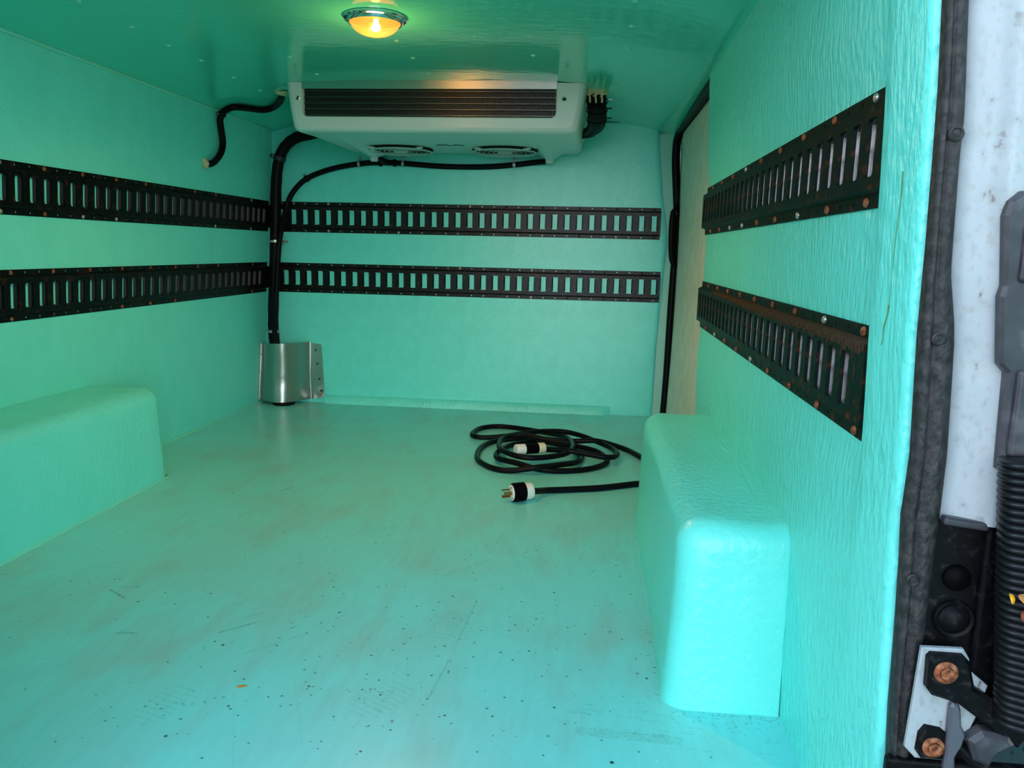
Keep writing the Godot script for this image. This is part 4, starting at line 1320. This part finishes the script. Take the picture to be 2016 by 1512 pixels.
# =============================== power cord ======================================
func power_cord():
	var org := Vector3(-0.15, 0, 0.75)
	var c := thing("power_cord", "black power cord lying coiled on the floor with its white plug", "power cord", org)
	var P := [Vector3(-0.137,0.046,0.831), Vector3(-0.064,0.040,0.810), Vector3(0.002,0.034,0.820), Vector3(0.055,0.030,0.830), Vector3(0.088,0.026,0.805), Vector3(0.099,0.022,0.745), Vector3(0.085,0.020,0.674), Vector3(0.036,0.022,0.597), Vector3(-0.025,0.026,0.525), Vector3(-0.093,0.030,0.491), Vector3(-0.166,0.034,0.520), Vector3(-0.238,0.028,0.541), Vector3(-0.293,0.016,0.540), Vector3(-0.358,0.009,0.549), Vector3(-0.403,0.009,0.550), Vector3(-0.428,0.009,0.505), Vector3(-0.412,0.009,0.409), Vector3(-0.359,0.009,0.363), Vector3(-0.292,0.009,0.367), Vector3(-0.211,0.009,0.403), Vector3(-0.132,0.010,0.449), Vector3(-0.080,0.020,0.535), Vector3(-0.055,0.030,0.655), Vector3(-0.052,0.034,0.763), Vector3(-0.082,0.034,0.842), Vector3(-0.157,0.034,0.897), Vector3(-0.221,0.036,0.896), Vector3(-0.274,0.036,0.835), Vector3(-0.298,0.034,0.756), Vector3(-0.295,0.034,0.652), Vector3(-0.249,0.038,0.618), Vector3(-0.194,0.038,0.629), Vector3(-0.140,0.030,0.635), Vector3(-0.051,0.022,0.663), Vector3(0.029,0.018,0.712), Vector3(0.063,0.012,0.783), Vector3(0.057,0.009,0.842), Vector3(0.004,0.009,0.909), Vector3(-0.074,0.009,0.946), Vector3(-0.152,0.014,0.956), Vector3(-0.218,0.022,0.930), Vector3(-0.281,0.020,0.881), Vector3(-0.299,0.018,0.820), Vector3(-0.290,0.018,0.753), Vector3(-0.253,0.012,0.643), Vector3(-0.180,0.009,0.571), Vector3(-0.094,0.009,0.615), Vector3(-0.028,0.009,0.722), Vector3(-0.020,0.010,0.791), Vector3(-0.038,0.016,0.867), Vector3(-0.091,0.022,0.926), Vector3(-0.151,0.024,0.972), Vector3(-0.232,0.010,0.974), Vector3(-0.291,0.009,0.956), Vector3(-0.343,0.009,0.887), Vector3(-0.364,0.009,0.814), Vector3(-0.367,0.009,0.705), Vector3(-0.339,0.009,0.614), Vector3(-0.283,0.010,0.565), Vector3(-0.198,0.020,0.579), Vector3(-0.106,0.022,0.595), Vector3(-0.042,0.026,0.614), Vector3(0.029,0.030,0.612), Vector3(0.090,0.014,0.599), Vector3(0.135,0.009,0.635), Vector3(0.162,0.009,0.688), Vector3(0.195,0.009,0.77), Vector3(0.225,0.009,0.87), Vector3(0.215,0.009,0.98), Vector3(0.180,0.009,1.03), Vector3(0.140,0.009,1.049), Vector3(0.094,0.009,1.076), Vector3(0.035,0.009,1.108), Vector3(-0.051,0.009,1.138), Vector3(-0.109,0.012,1.165), Vector3(-0.135,0.020,1.202), Vector3(-0.149,0.026,1.222)]
	var pts := curve(P, 5)
	for i in pts.size(): pts[i] -= org
	var st := st_new()
	tube(st, pts, 0.0092, 12)
	obj("cable", done(st), M.cord, c)
	# plug: white front with three brass blades, ribbed black body, white clamp
	var ax := Vector3(-0.875, 0.0, 0.484).normalized()
	var pl := Node3D.new()
	pl.name = "plug"
	c.add_child(pl)
	pl.transform = Transform3D(basis_y(ax), Vector3(-0.158, 0.027, 1.228) - org)
	obj("clamp_end", lathe([[0.010, -0.012], [0.021, -0.010], [0.0235, -0.006], [0.024, 0.012], [0.0235, 0.014]], 32), M.plug_white, pl)
	var pr := [[0.022, 0.012]]
	for i in 5:
		var y := 0.014 + i * 0.0066
		pr.append([0.0262, y]); pr.append([0.0262, y + 0.0048]); pr.append([0.0248, y + 0.0054]); pr.append([0.0248, y + 0.0062])
	pr.append([0.0255, 0.048]); pr.append([0.024, 0.0505]); pr.append([0.0222, 0.051])
	obj("body", lathe(pr, 36), M.black, pl)
	obj("face", lathe([[0.0225, 0.048], [0.0222, 0.0525], [0.021, 0.0535], [0.0, 0.0535]], 32), M.plug_white, pl)
	for k in 3:
		var a := TAU * k / 3.0 + 0.7
		obj("blade", rbox(Vector3(0.010 if k else 0.0065, 0.026, 0.0022), 0.0008, 2), M.brass, pl, Transform3D(Basis(Vector3.UP, a + PI / 2), Vector3(cos(a) * 0.0105, 0.065, -sin(a) * 0.0105)))
		obj("face_screw", lathe([[0.0022, 0.0], [0.002, 0.001], [0.0, 0.0012]], 10), M.dull, pl, Transform3D(Basis(), Vector3(cos(a + 1.05) * 0.017, 0.0535, -sin(a + 1.05) * 0.017)))
	# connector at the other end, resting on the coil
	var cn := Node3D.new()
	cn.name = "connector"
	c.add_child(cn)
	var cd := (Vector3(-0.234, 0.052, 0.886) - Vector3(-0.140, 0.050, 0.834)).normalized()
	cn.transform = Transform3D(basis_y(cd), Vector3(-0.142, 0.052, 0.835) - org)
	obj("clamp_end", lathe([[0.009, -0.004], [0.0165, -0.002], [0.0175, 0.002], [0.0178, 0.020], [0.017, 0.022]], 28), mat(Color(0.86, 0.83, 0.72), 0.4), cn)
	pr = [[0.0145, 0.021]]
	for i in 5:
		var y := 0.023 + i * 0.0085
		pr.append([0.0168, y]); pr.append([0.0168, y + 0.005]); pr.append([0.0152, y + 0.006]); pr.append([0.0152, y + 0.008])
	pr.append([0.0165, 0.066]); pr.append([0.0165, 0.070])
	obj("body", lathe(pr, 28), M.black, cn)
	obj("socket", lathe([[0.0172, 0.068], [0.0172, 0.098], [0.0162, 0.100], [0.0, 0.100]], 28), M.plug_white, cn)

# =============================== rear pillar and hinge side ======================
var CX := [[0.0, 0.312], [0.198, 0.304], [0.245, 0.302], [0.316, 0.299], [0.386, 0.296], [0.45, 0.292], [0.473, 0.293], [0.51, 0.294], [0.617, 0.289], [0.691, 0.288], [0.768, 0.286], [0.83, 0.284], [0.895, 0.280], [1.25, 0.262]]
var DX := [[0.0, 0.335], [0.2, 0.322], [0.225, 0.320], [0.283, 0.319], [0.32, 0.322], [0.367, 0.323], [0.419, 0.323], [0.456, 0.324], [0.512, 0.324], [0.573, 0.321], [0.610, 0.319], [0.629, 0.317], [0.672, 0.309], [0.691, 0.308], [0.769, 0.305], [0.805, 0.305], [0.843, 0.302], [0.895, 0.298], [1.25, 0.28]]

func rear_pillar():
	# dark inner lip between the green jamb and the seal
	var st := st_new()
	var rows := []
	for i in 41:
		var y := -0.1 + 1.3 * i / 40.0
		var xb := lerp_table(XB, y)
		rows.append([Vector3(xb + 0.003, y, 2.5815), Vector3(xb + 0.008, y, 2.586), Vector3(xb + 0.03, y, 2.586), Vector3(xb + 0.032, y, 2.5815)])
	grid(st, rows, false, -1)
	struct("trim_6", done(st), mat(Color(0.17, 0.32, 0.32), 0.6), "dark rubber lip along the rear edge of the green jamb", "rubber lip")
	# weathered door seal
	st = st_new()
	rows = []
	for i in 131:
		var y := -0.1 + 1.3 * i / 130.0
		var c := lerp_table(CX, y)
		var d := lerp_table(DX, y)
		var row := []
		for q in [[0.0, 2.588], [0.03, 2.597], [0.10, 2.6005], [0.2, 2.6015], [0.3, 2.600], [0.36, 2.598], [0.42, 2.6005], [0.6, 2.6025], [0.8, 2.6015], [0.94, 2.599], [1.0, 2.590]]:
			row.append(Vector3(lerpf(c, d, q[0]), y, q[1]))
		rows.append(row)
	grid(st, rows, false, 1)
	var s := struct("trim_7", done(st), M.seal, "weathered black door seal running up the rear opening", "door seal")
	for p in [[0.789, 0.62, true], [0.616, 0.45, false], [0.392, 0.30, false]]:
		var x := lerpf(lerp_table(CX, p[0]), lerp_table(DX, p[0]), p[1])
		obj("push_pin", lathe([[0.0062, 0.0], [0.0060, 0.0016], [0.0046, 0.0026], [0.0032, 0.0016], [0.0, 0.0020]] if not p[2] else [[0.0068, 0.0], [0.0064, 0.002], [0.005, 0.0028], [0.0036, 0.0016], [0.0, 0.0020]], 20), M.seal, s, Transform3D(basis_y(Vector3(0, 0, 1)), Vector3(x, p[0], 2.6015)))
	# white hinge pillar
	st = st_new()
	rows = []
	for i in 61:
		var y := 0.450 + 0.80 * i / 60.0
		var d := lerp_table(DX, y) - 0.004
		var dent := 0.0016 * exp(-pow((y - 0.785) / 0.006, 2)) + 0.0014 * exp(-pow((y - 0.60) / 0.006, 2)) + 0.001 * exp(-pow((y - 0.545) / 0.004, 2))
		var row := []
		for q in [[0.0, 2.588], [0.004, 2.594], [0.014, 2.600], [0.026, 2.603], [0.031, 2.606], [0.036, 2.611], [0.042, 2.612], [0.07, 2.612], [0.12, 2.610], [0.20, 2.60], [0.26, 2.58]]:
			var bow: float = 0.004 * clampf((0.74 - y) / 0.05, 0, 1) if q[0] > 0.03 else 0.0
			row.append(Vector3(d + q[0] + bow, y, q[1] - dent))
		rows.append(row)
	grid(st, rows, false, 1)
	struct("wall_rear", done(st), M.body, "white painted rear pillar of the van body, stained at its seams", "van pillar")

func hex(r: float) -> Array:
	var out := []
	for k in 6: out.append(Vector2(cos(TAU * k / 6), sin(TAU * k / 6)) * r)
	return out

func bolt(parent: Node3D, at: Vector3, r: float):
	var b := obj("bolt", lathe([[r, 0.0], [r, 0.0012], [r * 0.86, 0.0026], [r * 0.62, 0.003]], 24), M.rust, parent, Transform3D(basis_y(Vector3(0, 0, 1)), at))
	obj("bolt_head", prism(hex(r * 0.62), 0.006, 0.001), M.rust, b, Transform3D(Basis(Vector3.RIGHT, -PI / 2), Vector3.ZERO))

func hinge_side():
	# grey cover of the door wiring
	var org := Vector3(0.40, 0.62, 2.613)
	var cv := thing("wiring_cover", "grey plastic cover on the white rear pillar above the corrugated sleeve", "cover", org)
	var poly := [Vector2(0.357, 0.505), Vector2(0.354, 0.590), Vector2(0.347, 0.598), Vector2(0.341, 0.655), Vector2(0.343, 0.664), Vector2(0.337, 0.722), Vector2(0.3395, 0.734), Vector2(0.348, 0.742), Vector2(0.47, 0.745), Vector2(0.47, 0.505)]
	for i in poly.size(): poly[i] -= Vector2(org.x, org.y)
	obj("cover_plate", prism(poly, 0.010, 0.003), M.grey, cv, Transform3D(Basis(), Vector3(0, 0, -0.003)))
	obj("raised_panel", rbox(Vector3(0.10, 0.062, 0.010), 0.004), M.grey, cv, Transform3D(Basis(), Vector3(0.402, 0.698, 2.6205) - org))
	obj("raised_panel", rbox(Vector3(0.095, 0.076, 0.010), 0.004), M.grey, cv, Transform3D(Basis(), Vector3(0.408, 0.556, 2.6205) - org))
	# corrugated sleeve
	var b0 := Vector3(0.376, 0.520, 2.630)
	var b1 := Vector3(0.399, 0.278, 2.634)
	var sl := thing("corrugated_sleeve", "black corrugated rubber sleeve hanging on the rear pillar", "cable sleeve", b1)
	var pr := []
	var n := 36
	var len := b0.distance_to(b1)
	for i in n:
		var y := len * i / n
		var k := len / n
		pr.append([0.0205, y]); pr.append([0.0240, y + k * 0.22]); pr.append([0.0245, y + k * 0.5]); pr.append([0.0238, y + k * 0.75])
	pr.append([0.0205, len])
	pr.append([0.0, len])
	var sm := mat(Color(0.075, 0.078, 0.09), 0.34)
	sm.metallic_specular = 0.45
	obj("sleeve", lathe(pr, 32, 70.0), sm, sl, Transform3D(basis_y(b0 - b1), Vector3.ZERO))
	# black moulding below the white pillar
	org = Vector3(0.34, 0.33, 2.592)
	var mo := thing("black_moulding", "grimy black plastic moulding with a round plug below the white pillar", "moulding", org)
	poly = [Vector2(0.316, 0.449), Vector2(0.361, 0.4515), Vector2(0.365, 0.442), Vector2(0.371, 0.319), Vector2(0.384, 0.288), Vector2(0.40, 0.27), Vector2(0.36, 0.18), Vector2(0.314, 0.18), Vector2(0.313, 0.30)]
	for i in poly.size(): poly[i] -= Vector2(org.x, org.y)
	obj("moulding", prism(poly, 0.008, 0.002), M.grime, mo, Transform3D(Basis(), Vector3(0, 0, -0.004)))
	obj("side_ledge", rbox(Vector3(0.10, 0.20, 0.012), 0.004), M.grime, mo, Transform3D(Basis(), Vector3(0.413, 0.355, 2.599) - org))
	obj("top_lip", rbox(Vector3(0.04, 0.008, 0.012), 0.003), M.grey, mo, Transform3D(Basis(Vector3.BACK, -0.10), Vector3(0.342, 0.4505, 2.604) - org))
	obj("edge_rib", rbox(Vector3(0.0022, 0.122, 0.006), 0.001, 2), M.grey, mo, Transform3D(Basis(Vector3.BACK, 0.045), Vector3(0.3670, 0.381, 2.597) - org))
	obj("round_plug", lathe([[0.0185, 0.0], [0.0185, 0.003], [0.017, 0.005], [0.014, 0.004], [0.012, 0.007], [0.006, 0.010], [0.0, 0.0105]], 32), M.grime, mo, Transform3D(basis_y(Vector3(0, 0, 1)), Vector3(0.3455, 0.355, 2.596) - org))
	obj("round_boss", lathe([[0.0125, 0.0], [0.012, 0.004], [0.009, 0.007], [0.0, 0.008]], 28), M.black, mo, Transform3D(basis_y(Vector3(0, 0, 1)), Vector3(0.344, 0.395, 2.596) - org))
	# white hinge plate with arm, latch and two rusty bolts
	org = Vector3(0.335, 0.28, 2.612)
	var hg := thing("hinge_bracket", "white hinge plate with black arm and two rusty bolts at the pillar foot", "hinge", org)
	poly = [Vector2(0.3125, 0.3335), Vector2(0.349, 0.3345), Vector2(0.355, 0.325), Vector2(0.3565, 0.314), Vector2(0.374, 0.300), Vector2(0.368, 0.27), Vector2(0.360, 0.245), Vector2(0.350, 0.222), Vector2(0.318, 0.222), Vector2(0.308, 0.232)]
	for i in poly.size(): poly[i] -= Vector2(org.x, org.y)
	obj("plate", prism(poly, 0.005, 0.0012), M.body, hg)
	poly = [Vector2(0.316, 0.327), Vector2(0.319, 0.331), Vector2(0.347, 0.331), Vector2(0.351, 0.327), Vector2(0.358, 0.302), Vector2(0.375, 0.292), Vector2(0.412, 0.264), Vector2(0.402, 0.246), Vector2(0.382, 0.258), Vector2(0.362, 0.274), Vector2(0.345, 0.286), Vector2(0.322, 0.292), Vector2(0.317, 0.298)]
	for i in poly.size(): poly[i] -= Vector2(org.x, org.y)
	obj("hinge_arm", prism(poly, 0.012, 0.003), M.grime, hg, Transform3D(Basis(), Vector3(0, 0, 0.004)))
	bolt(hg, Vector3(0.3305, 0.3165, 2.628) - org, 0.0105)
	poly = [Vector2(0.317, 0.250), Vector2(0.322, 0.258), Vector2(0.336, 0.256), Vector2(0.346, 0.248), Vector2(0.345, 0.224), Vector2(0.322, 0.224), Vector2(0.316, 0.232)]
	for i in poly.size(): poly[i] -= Vector2(org.x, org.y)
	obj("lower_pad", prism(poly, 0.003, 0.001), M.grime, hg, Transform3D(Basis(), Vector3(0, 0, 0.0045)))
	bolt(hg, Vector3(0.3315, 0.2365, 2.6195) - org, 0.0100)
	poly = [Vector2(0.3405, 0.281), Vector2(0.3425, 0.2845), Vector2(0.3475, 0.284), Vector2(0.350, 0.278), Vector2(0.352, 0.262), Vector2(0.357, 0.254), Vector2(0.355, 0.242), Vector2(0.350, 0.230), Vector2(0.351, 0.219), Vector2(0.341, 0.217), Vector2(0.341, 0.25)]
	for i in poly.size(): poly[i] -= Vector2(org.x, org.y)
	obj("catch_lever", prism(poly, 0.006, 0.002), M.old_metal, hg, Transform3D(Basis(), Vector3(0, 0, 0.0065)))
	poly = [Vector2(0.357, 0.252), Vector2(0.368, 0.262), Vector2(0.392, 0.259), Vector2(0.398, 0.25), Vector2(0.384, 0.240), Vector2(0.378, 0.226), Vector2(0.364, 0.232)]
	for i in poly.size(): poly[i] -= Vector2(org.x, org.y)
	obj("link", prism(poly, 0.014, 0.004), M.grey, hg, Transform3D(Basis(), Vector3(0, 0, 0.005)))
	var st := st_new()
	tube(st, [Vector3(0.352, 0.240, 2.616) - org, Vector3(0.366, 0.228, 2.620) - org, Vector3(0.392, 0.208, 2.622) - org], 0.006, 12)
	obj("hinge_pin", done(st), M.grime, hg)
	# lower black sill under the hinge
	org = Vector3(0.40, 0.2, 2.60)
	var sill := thing("rear_sill_cover", "black sill moulding under the hinge plate", "moulding", org)
	obj("cover", rbox(Vector3(0.22, 0.14, 0.012), 0.004), M.grime, sill, Transform3D(Basis(), Vector3(0.008, -0.058, 0.0)))
	# dried petals caught on the sleeve
	var rng := RandomNumberGenerator.new()
	rng.seed = 3
	for i in 4:
		var p: Array = [[0.3635, 0.4015, 2.652], [0.3715, 0.4025, 2.657], [0.378, 0.397, 2.659], [0.374, 0.389, 2.658]][i]
		var lf := obj("dried_petal", blob(0.0048, 0.003, 40 + i), [mat(Color(0.95, 0.66, 0.08), 0.5), mat(Color(0.78, 0.60, 0.35), 0.6), mat(Color(0.70, 0.45, 0.22), 0.6), mat(Color(0.50, 0.22, 0.12), 0.7)][i], null, Transform3D(Basis.from_euler(Vector3(1.2, rng.randf() * 3, 0.3)), Vector3(p[0], p[1], p[2])))
		tag(lf, ["bright yellow dried petal at the left edge of the corrugated sleeve", "pale tan dried petal stuck on the corrugated sleeve", "brown curled petal uppermost on the corrugated sleeve", "dark red-brown dried petal lowest on the corrugated sleeve"][i], "petal", "dried petals on the sleeve")

# =============================== small things ====================================
func small_things():
	# roof rivets, with the lining
	var c: Node = get_node("ceiling")
	var rv := lathe([[0.0, -0.0036], [0.0036, -0.0032], [0.0066, -0.0014], [0.0074, 0.0006]], 14)
	var rm := mat(Color(0.58, 0.93, 0.82), 0.25)
	for p in [[-1.151, 1.76], [-1.151, 1.592], [-1.151, 1.392], [-1.152, 1.22], [-1.149, 1.048], [-1.154, 0.831], [-1.156, 0.627], [-0.897, 1.019], [-0.896, 0.796], [-0.541, 1.183], [-0.541, 0.996], [-0.539, 0.794], [-0.193, 1.031], [-0.195, 0.804], [0.062, 1.558], [0.062, 1.374], [0.062, 1.176], [0.061, 0.969], [0.063, 0.746], [0.063, 0.517], [0.061, 0.315], [0.063, 0.108], [0.062, 1.75]]:
		obj("rivet", rv, rm, c, Transform3D(Basis(), Vector3(p[0], yc(p[0]), p[1])))
	# scraps on the floor
	var st := st_new()
	prism_add(st, [Vector2(-0.02, -0.004), Vector2(-0.016, 0.003), Vector2(0.018, 0.006), Vector2(0.022, 0.0), Vector2(0.0, -0.003)], 0.0015, 0.0004, Transform3D(Basis(Vector3.UP, -0.5) * Basis(Vector3.RIGHT, -PI / 2), Vector3.ZERO))
	var o := obj("paper_scrap", done(st), M.plug_white, null, Transform3D(Basis(), Vector3(-1.222, 0.0005, 0.145)))
	tag(o, "thin white scrap on the floor in front of the steel guard plate", "scrap")
	st = st_new()
	prism_add(st, [Vector2(-0.008, -0.001), Vector2(-0.004, 0.002), Vector2(0.005, 0.003), Vector2(0.009, 0.001), Vector2(0.001, -0.002)], 0.0015, 0.0004, Transform3D(Basis(Vector3.UP, 0.3) * Basis(Vector3.RIGHT, -PI / 2), Vector3.ZERO))
	o = obj("leaf_scrap", done(st), M.leaf, null, Transform3D(Basis(), Vector3(-0.524, 0.0005, 2.238)))
	tag(o, "tiny brown leaf scrap on the floor near the rear", "scrap")
